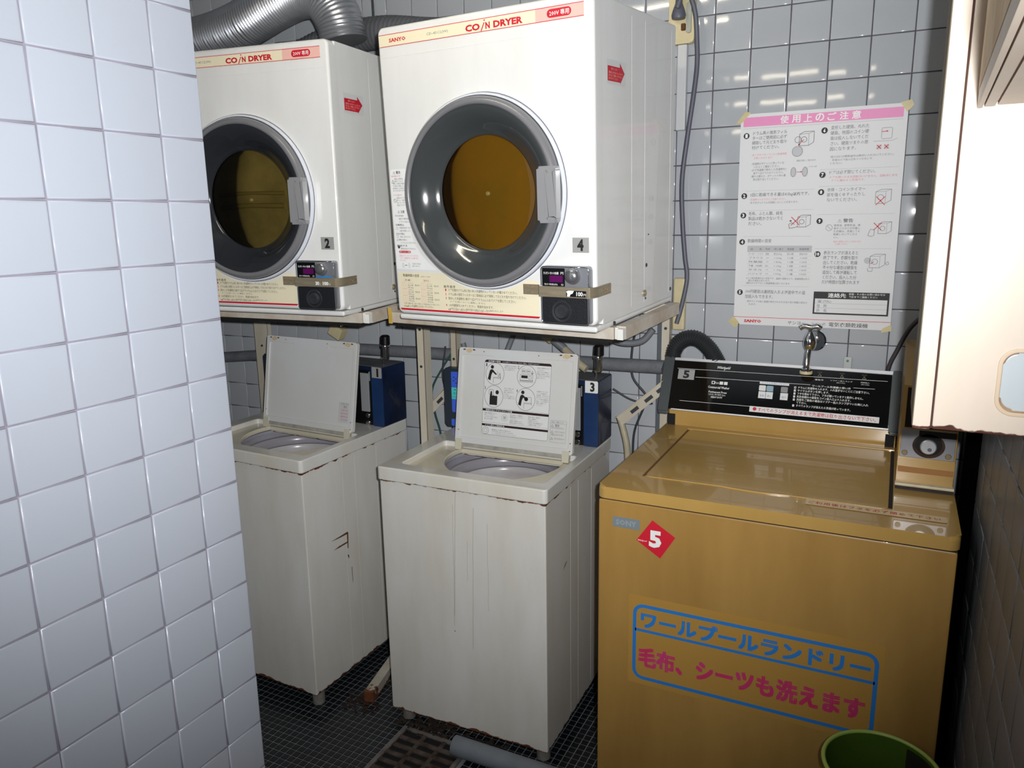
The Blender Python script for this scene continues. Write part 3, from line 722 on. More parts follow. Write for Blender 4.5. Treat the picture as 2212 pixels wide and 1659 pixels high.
    for u, v in ((.087, lh-.010), (.27, lh-.012), (.385, .035), (.385, .012), (.012, .04)):
        D = Decal(ML_, base=.0014); D.disc(RS, u, v, .0018, 8); D.build('rust_spot', lid)
    D = Decal(ML_, base=.0004-.0031)
    if first:
        D.rect(mat('faded_label', 'c9c6c6', .4), .330, .030, .372, .098); D.up(); y = .090
        for i, t in enumerate(('安全にお使いいただくために', '警告', 'ふたに重いものをのせない', '感電のおそれがあります', '回転中は手を入れない', 'けがをするおそれがあります')):
            D.text(RED if i in (2, 3, 4) else INKG, t, .340 if i != 1 else .350, y, .0055 if i != 1 else .007, .03 if i != 1 else .013); y -= .0105
    else:
        lb = (.0905, .0338, .3115, .2634); D.rr(LABW, *lb, .007); D.up(); D.frame(INK, *lb, .007, .0007)
        MAR = mat('maroon_black_bar', '2b1619', .5)
        D.poly(MAR, [(.0905, .2557), (.3115, .2557), (.3115, .2575)]+[(.3105-.004, .2634), (.0955, .2634), (.0905, .2575)])
        D.rect(MAR, .0905, .1065, .3115, .1135); D.rect(MAR, .0905, .0605, .3115, .067); D.rect(INK, .0905, .1155, .3115, .1160); D.rect(INK, .0905, .0715, .3115, .0719); D.up()
        D.fit(WHITEP, '自洗機の使用', .103, .143, .2570, .2618, bold=.02); D.fit(WHITEP, 'ふたを開けて「すすぎ」または「脱水」を途中で止めます', .150, .272, .2575, .2610)
        D.fit(WHITEP, '硬貨を投入するときのご注意', .102, .191, .1075, .1125, bold=.02); D.fit(WHITEP, 'ソフト剤のご使用方法', .102, .168, .0615, .0660, bold=.02)
        for n, u, v in (('1', .0955, .243), ('2', .203, .242), ('3', .0945, .172), ('4', .2025, .171)): D.fit(INK, n, u, u+.0032, v, v+.010, bold=.03)
        for u, v in ((.1268, .2217), (.2333, .2210), (.1266, .1524), (.2333, .1521)): D.ring(INK, u, v, .0316, .0009, 40, ry=.034)
        def person(u, v, bag):
            D.disc(INK, u-.010, v+.0205, .0055, 16)
            D.poly(INK, [(u-.0235, v-.017), (u-.0185, v+.007), (u-.0155, v+.0125), (u-.010, v+.0135), (u-.006, v+.011), (u+.002, v+.003), (u+.006, v+.0005), (u+.0055, v-.003), (u+.001, v-.002), (u-.008, v+.005), (u-.012, v-.004), (u-.0145, v-.021)])
            D.line(INK, [(u-.005, v-.028), (u-.0045, v-.0105), (u+.020, v-.0105), (u+.020, v-.017)], .0008); D.line(INK, [(u-.0045, v-.013), (u+.020, v-.013)], .0006)
            if bag: D.disc(INK, u+.002, v+.001, .0065, 14); D.line(INK, [(u+.019, v-.010), (u+.0185, v+.007), (u+.008, v+.007)], .0008)
            else: D.line(INK, [(u+.008, v+.009), (u+.012, v-.009), (u+.016, v+.003), (u+.018, v-.010)], .0007); D.line(INK, [(u+.019, v-.010), (u+.0175, v+.003)], .0008)
        person(.1268, .2217, False); person(.2333, .1521, True)
        u, v = .2333, .2210
        for du, t in ((-.011, '50'), (.005, '100')): D.ring(INK, u+du, v+.0155, .0075, .0005, 20); D.fit(INK, t, u+du-.0045, u+du+.0045, v+.0125, v+.0185, bold=.02)
        D.line(INK, [(u+.0175, v+.018), (u+.0175, v+.008)], .0013); D.line(INK, [(u+.0135, v+.012), (u+.0175, v+.0075), (u+.0215, v+.012)], .0013)
        D.frame(INK, u-.022, v-.0125, u+.020, v+.0055, .001, .0007); D.rect(INK, u-.018, v-.0055, u+.003, v+.0025); D.frame(INK, u+.0065, v-.0085, u+.015, v+.0015, .0005, .0007); D.line(INK, [(u-.0235, v-.013), (u+.0215, v-.013)], .0009); D.line(INK, [(u-.0235, v-.0165), (u+.0215, v-.0165)], .0009)
        u, v = .1266, .1524
        D.poly(INK, [(u-.0135, v-.026), (u-.0135, v+.0), (u-.0115, v+.014), (u-.009, v+.0165), (u-.0065, v+.014), (u-.006, v+.002), (u, v+.004), (u+.004, v+.0015), (u+.008, v+.003), (u+.0125, v+.001), (u+.0125, v-.026)])
        D.frame(INK, u-.0165, v+.005, u-.002, v+.0205, .0003, .0008); D.disc(INK, u+.011, v+.0135, .0058, 14, ry=.0065)
        for u, v, wd, T_ in ((.158, .2465, .040, ('洗濯物を入れ水栓を', '開き水位を合わせて', 'ふたを閉めます。')), (.2665, .2465, .042, ('所定の硬貨を入れて', 'ください。', '続けて洗う場合は', '硬貨を追加します。', '10円と500円は', '使えません。')),
                             (.1595, .178, .039, ('ボタンを押します', 'と始まります。', '途中、脱水だけの', 'ときは。', 'ソフト剤の投入は', 'ランプで確認します')), (.268, .177, .041, ('洗濯終了ランプが', 'つくと洗濯完了。', '洗濯物、お忘れなく', '取り出してください', 'ソフト剤は自動的に', '排出、ふたを閉めて', '清潔に使用して', 'ください。')),
                             (.0985, .0985, .045, ('硬貨は確認後に正しく', '投入して下さい。', '入れすぎても戻りません', '投入口に注意。')), (.185, .0985, .047, ('折れ曲がった硬貨や', '異物を投入しないで', 'ください。', '故障の原因になり、', '硬貨は返却できません')), (.245, .0985, .048, ('係員の居ない場合は', '表示の連絡先へ', 'お電話ください。', 'お急ぎの時は事務所まで', 'ご連絡をお願いします')),
                             (.125, .0485, .085, ('柔軟仕上剤は1回30ml', 'すすぎ時に投入口から入れます', 'ランプが点灯したら入れてください')), ):
            for t in T_: D.text(INKG, t, u, v, .0038, wd*len(t)/max(len(q) for q in T_)); v -= .0058
        D.ring(INKG, .167, .090, .010, .0006, 24); D.fit(INKG, '禁', .162, .172, .085, .095); D.ring(INK, .1045, .0462, .011, .0008, 24); D.ring(INKG, .1045, .0462, .006, .0008, 12)
        D.frame(INKG, .3184, .033, .3688, .0985, .003, .0005); D.rect(INKG, .3184, .0885, .3688, .0889)
        for i, t in enumerate(('安全にご使用ください', '警告', 'ふたに手をかけない', 'けがをすることがあります', '回転が止まるまで待つ', '巻き込まれる恐れがあります')):
            D.text(INK if i in (1,) else INKG, t, .3215 if i in (0, 2, 4) else .333, (.0905, .080, .0735, .062, .0535, .042)[i], .0050 if i != 1 else .0065, .040 if i in (0, 2, 4) else .032 if i != 1 else .014)
        for q in (.0785, .0605, .0405): D.line(INK, [(.3205, q), (.3245, q+.007), (.3285, q), (.3205, q)], .0006)
    D.build('lid_label', lid)
    # coin control unit across the back
    bm = B(.20, .530, .408, .538, .7835, .9885, bev=.004)
    cu = obj('coin_box', bm, NAVY, r, 40)
    obj('box_top', B(.204, .526, .412, .534, .9880, .9900, bev=.0008), DUSTY, cu)
    bm = bmesh.new(); prism(bm, rrect(.4845, .5300, .7840, .9880, .004), 0, .0035, FR((0, .408, 0)), bev=.002); obj('right_trim', bm, NAVYF, cu, 50)
    obj('key_recess', B(.40, .4825, .4060, .410, .786, .975, bev=.001), BLACK, cu)
    bm = bmesh.new(); box(bm, .440, .4745, .4005, .4065, .832, .966, bev=.002); box(bm, .4765, .479, .4015, .4065, .94, .972, bev=.0005)
    obj('coin_chute', bm, mat('chute_grey', 'a5a7a8', .3, .3), cu, 40)
    bm = bmesh.new()
    for z in (.818, .793): cyl(bm, (.462, .402, z), (.462, .409, z), .009, 20, bev=.002)
    pieces('coin_box_lock', bm, CHROME, cu)
    bm = bmesh.new(); kx = -.022 if first else 0; prism(bm, rrect(-.0315+kx, .17, .7835, .986, .010), 0, .03, FR((0, .480, 0)), bev=.005); kp = obj('keypad_panel', bm, mat('dark_grey_panel', '26303a', .4), cu, 50)
    D = Decal(FR((kx, .450, 0)), base=.0004)
    D.rr(BLUEB, -.003, .836, .115, .975, .004); D.up(); D.rect(CYANB, -.003, .881, .115, .921); D.rr(BLUEB, -.007, .788, .030, .812, .004); D.up()
    for i, (u, v) in enumerate(((.005, .955), (.012, .95), (.004, .943), (.013, .935), (.008, .912), (.012, .845))): D.rect(INK, u, v, u+.005, v+.0028)
    D.fit(NAVYF, '洗い', .004, .016, .897, .905); D.fit(NAVYF, 'ソフト', .000, .016, .885, .891); D.build('keypad', kp)
    D = Decal(FR((0, .4043, 0)), base=.0004); D.rr(PLATE if first else LABW, .4885, .9525, .5295, .9895, [.004, .001, .001, .004]); D.up(); D.fit(INK, number, .5045 if number != '1' else .508, .519 if number != '1' else .516, .9565, .9855, bold=.045, res=2); D.build('number_plate', cu)
    # padlock rod with black cap on the box
    bm = bmesh.new(); cyl(bm, (.5085, .445, .989), (.5085, .445, 1.024), .0032, 12); cyl(bm, (.5125, .452, 1.008), (.5125, .452, 1.048), .0135, 20, bev=.003)
    lathe(bm, [(0, 1.044), (.009, 1.044), (.0155, 1.049), (.017, 1.056), (.0135, 1.063), (0, 1.066)], basis((.5135, .45, 0), (1, 0, 0), (0, 1, 0)), 20)
    cyl(bm, (.505, .44, 1.014), (.513, .43, 1.014), .004, 10)
    rod = obj('lock_rod', bm, CHROME, cu, 40)
    bm = bmesh.new(); cyl(bm, (.5150, .45, 1.058), (.5160, .45, 1.092), .0165, 24, r2=.0155, bev=.004); obj('rod_cap', bm, BLACK, rod, 40)
    return r
w3 = make_washer('white washer number 3 under dryer 4, open lid carrying a black pictogram instruction sheet', WA3, '3', False)
w1 = make_washer('white washer number 1 under dryer 2, its open lid plain inside', WA1, '1', True)
# rust scar on washer 1's side
D = Decal(SD((WW-.004, 0, 0)), base=.0006); RS = MATS['rust_patch']
for P in ([(.112, .484), (.150, .4855), (.192, .4875), (.196, .482), (.193, .430), (.189, .430), (.189, .480), (.150, .481)], [(.122, .450), (.150, .4545), (.189, .4545), (.189, .4495), (.150, .4490)], [(.187, .409), (.193, .407), (.194, .395), (.190, .397)], [(.2030, .36), (.2055, .36), (.2065, .30), (.2045, .31)]): D.poly(RS, P)
D.build('rust_scar', w1)
D = Decal(SD((WW-.004, 0, 0)), base=.0006); D.poly(RS, [(.12, .505), (.145, .520), (.155, .521), (.14, .512)]); D.poly(RS, [(.44, .64), (.455, .655), (.45, .635)]); D.build('rust_scar', w3)
for (a, b_, t) in (((.2553, .735), (.2400, .36), .0016), ((.2450, .70), (.2390, .33), .0012), ((.3101, .70), (.2965, .27), .0014), ((.2881, .60), (.2860, .48), .0010), ((.352, .66), (.350, .40), .0010)):
    D = Decal(FR((0, .006, 0)), base=.0004); n_ = 9; P = [(a[0]+(b_[0]-a[0])*k/n_+random.uniform(-.0012, .0012), a[1]+(b_[1]-a[1])*k/n_) for k in range(n_+1)]
    for k in range(n_): D.line(mat('grey_drip_stain', 'aea99c', .5), P[k:k+2], t)
    D.build('drip_stain', w3)
D = Decal(FR((0, .006, 0)), base=.0005); D.disc(MATS['rust_patch'], .2389, .3138, .0018, 8); D.build('rust_spot', w3)
# ------------------------------------------------------------------ yellow washer number 5
GOLD = enamel('harvest_gold_enamel', 'bb9754', 'b08b4a', .3, rust=(), streak=(2, 2, .6), bump=.04, coat=.6)
GOLDF = enamel('harvest_gold_front', 'ae8849', '99743a', .4, rust=(), streak=(2.5, 2.5, .5), bump=.05, coat=.15)
GOLDL = mat('gold_lid', 'bc9956', .24, col2='b08c4a', vscale=2, bump=.6, bscale=3.2, coat=.35)
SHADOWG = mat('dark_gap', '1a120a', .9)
GREYEND = mat('grey_end_cap', '54595a', .35, .3)
GLASSB = mat('black_glass_fascia', '070708', .08, coat=1)
w5 = root('washing_machine', 'large mustard yellow washer number 5 with black control fascia, at the right', 'washing machine', (-.283, -.70, 0))
bm = B(.003, .739, .004, .64, .02, .872, bev=.006); obj('cabinet', bm, GOLDF, w5, 40)
bm = B(.02, .72, .05, .62, 0, .03); obj('plinth', bm, DARK, w5)
bm = bmesh.new(); prism(bm, rrect(0, .742, 0, .645, [.01, .01, .022, .022], 6), .8755, .9035, TP(), bev=.009, seg=4); top = obj('top_deck', bm, GOLD, w5, 50)
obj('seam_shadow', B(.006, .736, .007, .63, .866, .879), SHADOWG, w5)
bm = bmesh.new(); prism(bm, rrect(.084, .612, .108, .555, .012, 5), .896, .9052, TP(), bev=.0035, seg=3)
# wavy pressed lid surface
lidm = obj('lid', bm, GOLDL, w5, 50)
bm = bmesh.new(); pts = [(.27+.145*i/12, .106-.007*math.sin(PI*i/12)) for i in range(13)]
prism(bm, pts+[(.415, .112), (.27, .112)], .899, .9062, TP(), bev=.0012); obj('finger_lip', bm, GOLDL, lidm)
obj('left_groove', B(.0765, .0835, .108, .555, .900, .9040), mat('dark_gold_groove', '6d4a1c', .6), w5)
obj('right_gap', B(.6125, .6205, .115, .565, .898, .9042), SHADOWG, w5)
bm = bmesh.new(); box(bm, .075, .622, .556, .575, .899, .9085, bev=.003, seg=3); obj('rear_hinge_ridge', bm, GOLD, w5)
D = Decal(TP((0, 0, .9038)), base=.0010)
a, b_ = Vector((.4489, .1004)), Vector((.7197, .1184)); u_ = (b_-a).normalized()
DM = Decal(basis((.4512, .0685, .9046), (.2688, .0015, 0), (0, 1, 0), (0, 0, 1)), base=.0003)
DM.poly(mat('clear_sticker', 'd6bf92', .35), rrect(0, .2688, 0, .0335, .004)); DM.up()
DM.fit(RED, 'ご利用後はフタを必ず閉めて下さい', .006, .258, .008, .024, bold=.02, space=1.2); DM.build('lid_sticker', w5)
bm = B(.008, .622, .598, .64, .9, .962, bev=.004); obj('backsplash', bm, GOLD, w5, 40)
# leaning fascia
CV = Vector((0, .065, .137)); cl = CV.length; MC = basis((-.002, .585, .957), (1, 0, 0), CV, (0, -.137, .065))
bm = bmesh.new(); prism(bm, rrect(.012, .602, -.002, cl, .003), -.010, 0, MC, bev=.001); con = obj('control_console', bm, GLASSB, w5)
bm = bmesh.new(); prism(bm, [(.600, .962), (.618, .962), (.662, 1.075), (.655, 1.090)], .012, .602, basis((0, 0, 0), (0, 1, 0), (0, 0, 1), (1, 0, 0))); obj('console_back', bm, GREYEND, con)
bm = bmesh.new(); prism(bm, rrect(.012, .605, cl-.004, cl+.004, .002), -.006, .003, MC, bev=.001); prism(bm, rrect(.020, .607, -.0045, -.001, .001), -.006, .0025, MC, bev=.0008); pieces('chrome_trim', bm, mat('bright_trim', 'e8e8ea', .4, .55), con)
bm = bmesh.new()
for u, u1 in ((-.019, .0115), (.6035, .625)):
    prism(bm, rrect(u, u1, -.012, cl+.006, .004), -.015, .0045, MC, bev=.002)
    box(bm, u+.001, u1-.001, .572, .592, .9405, .95, bev=.002)
pieces('end_cap', bm, GREYEND, con, 40)
bm = bmesh.new()
for x in (.006, .596): box(bm, x, x+.022, .594, .602, .904, .937)
pieces('corner_slot', bm, DARK, con)
D = Decal(MC, base=.0005)
D.rect(PLATE, .0271, .0907, .0759, .1215); D.up(); D.fit(INK, '5', .0425, .061, .0940, .1185, bold=.045, res=2)
D.fit(WHITEP, 'Whirlpool', .1403, .1783, .128, .138, bold=.02, shear=.3, res=2); D.line(WHITEP, [(.158, .1235), (.166, .132), (.176, .139)], .0006)
for pts in ([(.0229, .1232), (.592, .1275)], [(.0797, .1000), (.3998, .1025)], [(.5097, .1030), (.5626, .1035)], [(.042, .0250), (.2456, .0262)]): D.line(WHITEP, pts, .0009)
D.fit(WHITEP, '□', .1291, .139, .0830, .0920, bold=.05); D.fit(WHITEP, '■■', .152, .1749, .0830, .0920); D.fit(WHITEP, 'ran', .139, .150, .0840, .0895)
D.fit(WHITEP, 'Commercial Washer', .1204, .1819, .0700, .0775, bold=.02); D.fit(WHITEP, 'Permanent Press', .124, .1759, .0565, .0625, bold=.02); D.fit(WHITEP, 'COOL WORM Care', .124, .173, .0490, .0545); D.fit(WHITEP, 'HEAVY DUTY', .1322, .1652, .0410, .0465, bold=.02)
D.rect(LABW, .2643, .0945, .3443, .1012); D.up(); D.fit(BLUE_L, 'サイクルを選んで下さい', .270, .339, .0960, .0998); D.up()
D.fit(INK, '', 0, 1, 0, 1)
for u0, u1, t in ((.2643, .2835, '普通'), (.2845, .3035, '弱い'), (.3236, .3440, '強力')): D.rect(LABW, u0, .0525, u1, .0725); D.up(); D.fit(BLUE_L, t, u0+.004, u1-.004, .0575, .0635); D.fit(WHITEP, ' ', 0, 1, 0, 1)
D.fit(WHITEP, 'ワールプール洗濯機の使い方', .4049, .5033, .0970, .1030, bold=.02)
y = .0890
for n, t, wd in (('1', 'ドラムに洗濯物を入れます。入れ過ぎないことにご注意下さい。', .183), ('2', 'サイクルボタンを押します。', .083), ('3', 'フタを閉めて下さい。フタが開いていますと動作しません。', .169), ('4', '所定金額分の硬貨をコイン投入口より入れます。', .139), ('5', '洗剤をご使用の場合はソフナー投入ランプがついた時に入れ', .183), ('', 'て下さい。', .028), ('6', 'すべてのランプが消えたら洗濯が終っています。', .14)):
    if n: D.rect(WHITEP, .3585, y-.0008, .3635, y+.0054); D.up(); D.fit(INK, n, .3600, .3622, y+.0002, y+.0044)
    D.text(WHITEP, t, .3676, y, .0058, wd, bold=.015); y -= .0087
D.fit(WHITEP, '運転中', .4106, .432, .1160, .1200, bold=.02, space=1.3); D.fit(WHITEP, 'ソフナー投入ランプ', .4501, .5063, .1170, .1208); D.fit(WHITEP, '(約10分)', .466, .488, .1115, .1150); D.fit(WHITEP, '洗剤投入', .5265, .549, .1170, .1208); D.fit(WHITEP, '(約10分)', .528, .548, .1115, .1150)
for u in (.4215, .4784, .5342): D.fit(INKG, 'RINSE', u-.006, u+.006, .1385, .1410); D.rect(mat('dim_lamp', '6e5a20', .3), u-.0025, .1325, u+.0025, .1362); D.fit(WHITEP, '入力', u-.005, u+.005, .1285, .1312)
D.rr(LABW, .2449, .0105, .5800, .0270, .001); D.up(); D.disc(RED, .2590, .0195, .0052); D.fit(RED, 'すべてのランプが消えるまで洗濯物は取り出さないで下さい。', .2680, .572, .0130, .0245, bold=.02)
D.build('console_printing', con)
bm = bmesh.new()
for i, u in enumerate((.2645, .2850)):
    prism(bm, rrect(u, u+.018, .0735, .0900, .002), 0, .003, MC, bev=.001)
bb = obj('cycle_button', B(0, .001, 0, .001, 0, .001), LABW, con) if False else None
for u, m_ in ((.2645, LABW), (.2850, mat('blue_button', '8fb0bd', .4)), (.3238, mat('grey_button', '8d8f90', .4))):
    q = bmesh.new(); prism(q, rrect(u, u+.0185, .0740, .0900, .002), 0, .0035, MC, bev=.0012); obj('cycle_button', q, m_, con)
bm.free()
# coin meter housing standing on the right rear of the deck
prof = [(.26, .9036), (.26, 1.038+.105), (.40, 1.192), (.62, 1.192), (.62, .9036)]
bm = bmesh.new(); Mh = basis((0, 0, 0), (0, 1, 0), (0, 0, 1), (1, 0, 0))
prism(bm, prof, .624, .738, Mh, bev=.003); ch = obj('coin_meter_housing', bm, GOLD, w5, 40)
obj('coin_slide_recess', B(.632, .734, .2582, .262, 1.048, 1.138), DARK, ch)
bm = B(.627, .734, .2560, .262, .980, 1.044, bev=.001); lp = obj('lock_plate', bm, SILVER, ch)
D = Decal(FR((0, .2560, 0)), base=.0004)
P = [(.6825+.032*math.cos(a), 1.010+.028*math.sin(a)) for a in [2*PI*i/40 for i in range(40)]]
D.poly(mat('burnt_rust_ring', '43260f', .8, col2='1c100a', vscale=60), P); D.up(); D.poly(DARK, [(.6825+.0265*math.cos(a), 1.0125+.0245*math.sin(a)) for a in [2*PI*i/36 for i in range(36)]]); D.rect(DARK, .662, 1.030, .734, 1.0438); D.build('rust_ring_and_shade', lp)  # rust ring, plus a dark bar painting the shade under the cabinet
bm = bmesh.new(); cyl(bm, (.682, .257, 1.009), (.682, .246, 1.009), .0165, 32, bev=.002); obj('lock_cylinder', bm, mat('satin_lock', 'c9cacc', .35, .75), lp, 40); bm = bmesh.new(); cyl(bm, (.6845, .247, 1.004), (.6845, .2445, 1.004), .0042, 20, bev=.001); obj('keyhole_disc', bm, CORD, lp, 40)
bm = bmesh.new()
for x in (.6365, .722): cyl(bm, (x, .2565, .990), (x, .2535, .990), .0062, 16, bev=.001)
pieces('plate_bolt', bm, mat('dull_bolt', '8b7b5a', .5, .6), lp)
bm = B(.625, .737, .257, .262, .9405, .976); obj('lower_panel', bm, GOLD, ch)
obj('pale_ledge', B(.622, .740, .245, .262, .914, .9205, bev=.002), mat('worn_ledge', 'd8cba8', .4, var=.2, vscale=40), ch)
obj('dark_base_strip', B(.6235, .7385, .2555, .265, .9036, .914), mat('black_rubber_strip', '2b2320', .6, var=.5, vscale=90), ch)
D = Decal(FR((0, .262, 0)), base=.0052); D.rect(mat('brown_stain', 'a06f3a', .5), .626, .944, .736, .9575); D.build('stain', ch)
# stickers on the front
D = Decal(FR((0, .004, 0)), base=.0006)
D.rect(mat('faded_blue_plate', '7f8a90', .5, .2), .0394, .808, .1045, .833); D.up(); D.fit(mat('faded_letter', '8f989b', .5), 'SONY', .047, .097, .8135, .8275, bold=.03)
D.poly(RED, [(.1345, .8380), (.1885, .8045), (.1545, .7478), (.0975, .7835)]); D.up(); D.fit(WHITEP, '5', .1275, .1565, .7718, .8135, bold=.05, res=2); D.fit(WHITEP, 'Whirlpool', .1010, .1225, .7815, .7865, shear=.3, bold=.01)
D.build('diamond_sticker', w5)
D = Decal(FR((0, .004, 0)), base=.0005)
D.rr(mat('sticker_film', 'af8640', .4), .082, .4145, .630, .6450, .002); D.up()
SB = mat('sticker_blue', '2a78c4', .5); SP_ = mat('sticker_magenta', 'c23a78', .55, col2='c2284e', vscale=14)
D.frame(SB, .0925, .4275, .6215, .6240, .026, .0085); D.rect(SB, .098, .5530, .616, .5600)
D.fit(SB, 'ワールプールランドリー', .1135, .6045, .5668, .6055, bold=.10, res=3); D.fit(SP_, '毛布、シーツも洗えます', .109, .6000, .4640, .5130, bold=.10, res=3)
D.build('front_sticker', w5)

bd = tag(obj('gap_shade_board', B(.4645, .6, -.505, -.490, .001, 1.2, bev=.001), mat('gap_shade_board', '030303', 1, spec=0), None), 'added black board standing in for the shade of the narrow gap between the yellow washer and the right wall', 'board')  # board added to paint the shaded gap black

# ------------------------------------------------------------------ poster with taped corners
MPO = FR((-.118, -.0062, 1.205))
bm = bmesh.new(); prism(bm, [(.004, 0.016), (.022, -.003), (.400, -.003), (.4195, .012), (.4175, .570), (.4165, .5845), (.018, .5845), (.0, .570)], -.0004, 0, MPO)
po = tag(obj('poster', bm, PAPER, None, 30, False), 'white instruction poster with a pink title band taped to the grey tiles', 'poster')
D = Decal(MPO, base=.00025)
D.rr(PINK, .0075, .5505, .4075, .5755, .002); D.rect(INKG, .0075, .5455, .4075, .5459); D.up()
for i, t in enumerate('使用上のご注意'): D.fit(WHITEP, t, .1059+.0300*i, .1059+.0300*i+(.021 if t != '上' else .021), .5540, .5735, bold=.04, res=2)
def num(n, u, v): D.disc(INK, u, v, .0080 if n not in '2' else .0080); D.up(); D.fit(WHITEP, n, u-.0022*len(n)-.0010, u+.0022*len(n)+.0010, v-.0052, v+.0052, bold=.04)
for n, u, v in (('1', .0174, .5264), ('2', .0186, .3632), ('3', .0185, .3094), ('4', .0185, .2349), ('5', .0187, .0911), ('6', .2204, .5283), ('7', .2225, .4134), ('8', .2219, .3680), ('9', .2228, .2910), ('10', .2229, .2015)): num(n, u, v)
def para(lines, u, v, w_, h, step, m=INKG):
    n = max(len(t) for t in lines)
    for t in lines: D.text(m, t, u, v, h, w_*len(t)/n); v -= step
TX = mat('mid_grey_ink', '55545a', .6)
para(('ドラム奥の換気フィル', 'ターはご使用前に必ず', '掃除して元どおり取り', '付けてください。'), .0330, .5280, .092, .0085, .0128, TX)
para(('•糸くずがつまっていると乾燥時間', '　が長くかかります。'), .0335, .4715, .093, .0052, .0085, REDF)
para(('•洗濯物がポケットに残っていな', '　いかよくご確認ください。', '•必ず洗濯機で脱水した洗濯物を1', '　枚ずつ広げて入れてください。', '•鍵や小銭など、ポケットの中の異', '　物は取り出してください。'), .0345, .4475, .093, .0055, .0085)
para(('1回に乾燥できる量は4.5kg以内です。',), .0339, .3618, .158, .0085, .01, TX); para(('•洗濯物の入れすぎにご注意ください。',), .0345, .3503, .099, .0052, .01, REDF); para(('•多すぎるとドラムが回転しないことがあります。',), .0345, .3415, .13, .0052, .01)
para(('毛布、ふとん類、純毛', '製品は乾かさないでく', 'ださい。'), .0326, .3100, .093, .0088, .0138, TX)
para(('乾燥時間の目安',), .0335, .2340, .0655, .0088, .01, TX)
D.rect(mat('table_grey', 'b9b9bb', .6), .0342, .2065, .2078, .2245); D.up()
for u, t, wd in ((.042, '品　　名', .032), (.0845, '布地', .012), (.106, '1枚の重さ', .026), (.143, '乾燥量', .018), (.175, '乾燥時間', .025)): D.text(TX, t, u, .2125, .0052, wd)
y = .1990
for row in (('セーター・シャツ', '混紡', '約200g', '約10枚', '約50分'), ('ブラウス', '〃', '〃200g', '〃10枚', '〃30分'), ('作業服', '〃', '〃800g', '〃1着', '〃35分'), ('下着（木綿）', 'もめん', '〃130g', '〃4枚', '〃40分'), ('タオル', '〃', '〃 70g', '〃10枚', '〃40分'), ('パジャマ', '〃', '〃500g', '〃1着', '〃50分')):
    for u, t, wd in zip((.038, .0845, .107, .143, .176), row, (.040, .010, .022, .018, .021)): D.text(INKG, t, u, y, .0050, wd)
    D.rect(INKG, .0342, y-.0030, .2078, y-.0028); y -= .0112
para(('※この値は乾燥方法の目安です。温度や湿度などで、乾燥時間は多少', '　異なる場合があります。', '※脱水が十分でないと乾燥時間は長くなります。'), .0345, .1300, .172, .0050, .0070)
para(('100円硬貨は連続投入および途中での追', '加投入もできます。'), .0335, .0900, .164, .0090, .0145, TX); para(('•表示ランプは投入金額が表示されるため次の残り時間に表示さ', '　れます。'), .0380, .0635, .166, .0050, .0085)
para(('変形した硬貨、ぬれた', '硬貨、他国のコイン硬', '貨は投入しないでくだ', 'さい。硬貨づまりの原', '因になります。'), .2360, .5300, .093, .0085, .0136)
para(('•投入口には硬貨以外は絶対に入れないでください。', '　針金などで投入口をつつかないで', 'ください。'), .2380, .4570, .155, .0050, .0085); para(('ドアは必ず閉じてください。',), .2371, .4145, .115, .0085, .01)
para(('•ドアを開いたまま回転はいけません。回転中に手を', '　ドアに触れると危険です。'), .2375, .4035, .168, .0055, .0085, REDF)
para(('本体・コインタイマー', '部を強くゆすったりし', 'ないでください。'), .2365, .3695, .095, .0085, .0133)
D.fit(TX, '⚠', .2687, .2790, .2866, .2955); D.fit(TX, '警告', .2830, .3072, .2866, .2965, bold=.02); D.ring(INKG, .2482, .2728, .0085, .0008); D.line(INKG, [(.2425, .2785), (.2539, .2671)], .0008)
para(('食用油、動物系油、美', '容オイルなどが付着し', 'た衣類は、洗濯しても', '乾燥しないでくださ', 'い。'), .2600, .2765, .066, .0052, .0080); para(('•火災の原因になることがあります。', '　ご注意ください。'), .2600, .2335, .072, .0045, .0065, REDF)
para(('表示ランプが消えると', '終了です。衣類を取り', '出してください。乾燥', '不十分な場合は硬貨を', '追加して再び運転して', 'ください。投入した分', 'だけ時間が加算されます'), .2385, .2010, .096, .0088, .0133, TX)
for v, u0, u1 in ((.3765, .022, .205), (.3225, .022, .205), (.2500, .022, .205), (.1105, .022, .205), (.4270, .215, .407), (.3830, .215, .407), (.3080, .215, .407), (.2165, .215, .407)): D.rect(INKG, u0, v, u1, v+.0003)
def machine(u, v, s, m=INK, t=.0010):
    D.line(m, [(u, v), (u+.024*s, v), (u+.037*s, v+.008*s), (u+.037*s, v+.036*s), (u+.012*s, v+.036*s), (u, v+.030*s), (u, v)], t); D.line(m, [(u+.024*s, v), (u+.024*s, v+.031*s), (u, v+.030*s)], t*.6); D.line(m, [(u+.024*s, v+.031*s), (u+.037*s, v+.036*s)], t*.6); D.ring(m, u+.012*s, v+.016*s, .0075*s, t)
def cross(u, v, s): D.up(); D.line(RED, [(u-s, v-s), (u+s, v+s)], .0020); D.line(RED, [(u-s, v+s), (u+s, v-s)], .0020)
machine(.158, .4925, 1.0); D.ring(INK, .1545, .5085, .0085, .0009); D.disc(mat('pale_grey_print', 'bfbfc1', .6), .1544, .4783, .0135); D.ring(INKG, .1544, .4783, .0138, .0008); D.line(RED, [(.170, .508), (.163, .503), (.158, .4945)], .0018); D.poly(RED, [(.155, .497), (.161, .497), (.157, .4925)])
for u in (.1470, .1770): D.disc(MATS['pale_grey_print'], u, .4238, .0068, ry=.0125); D.ring(INKG, u, .4238, .0070, .0008, ry=.0128)
D.line(RED, [(.156, .4238), (.167, .4238)], .0014); D.poly(RED, [(.166, .4215), (.166, .4261), (.1705, .4238)])
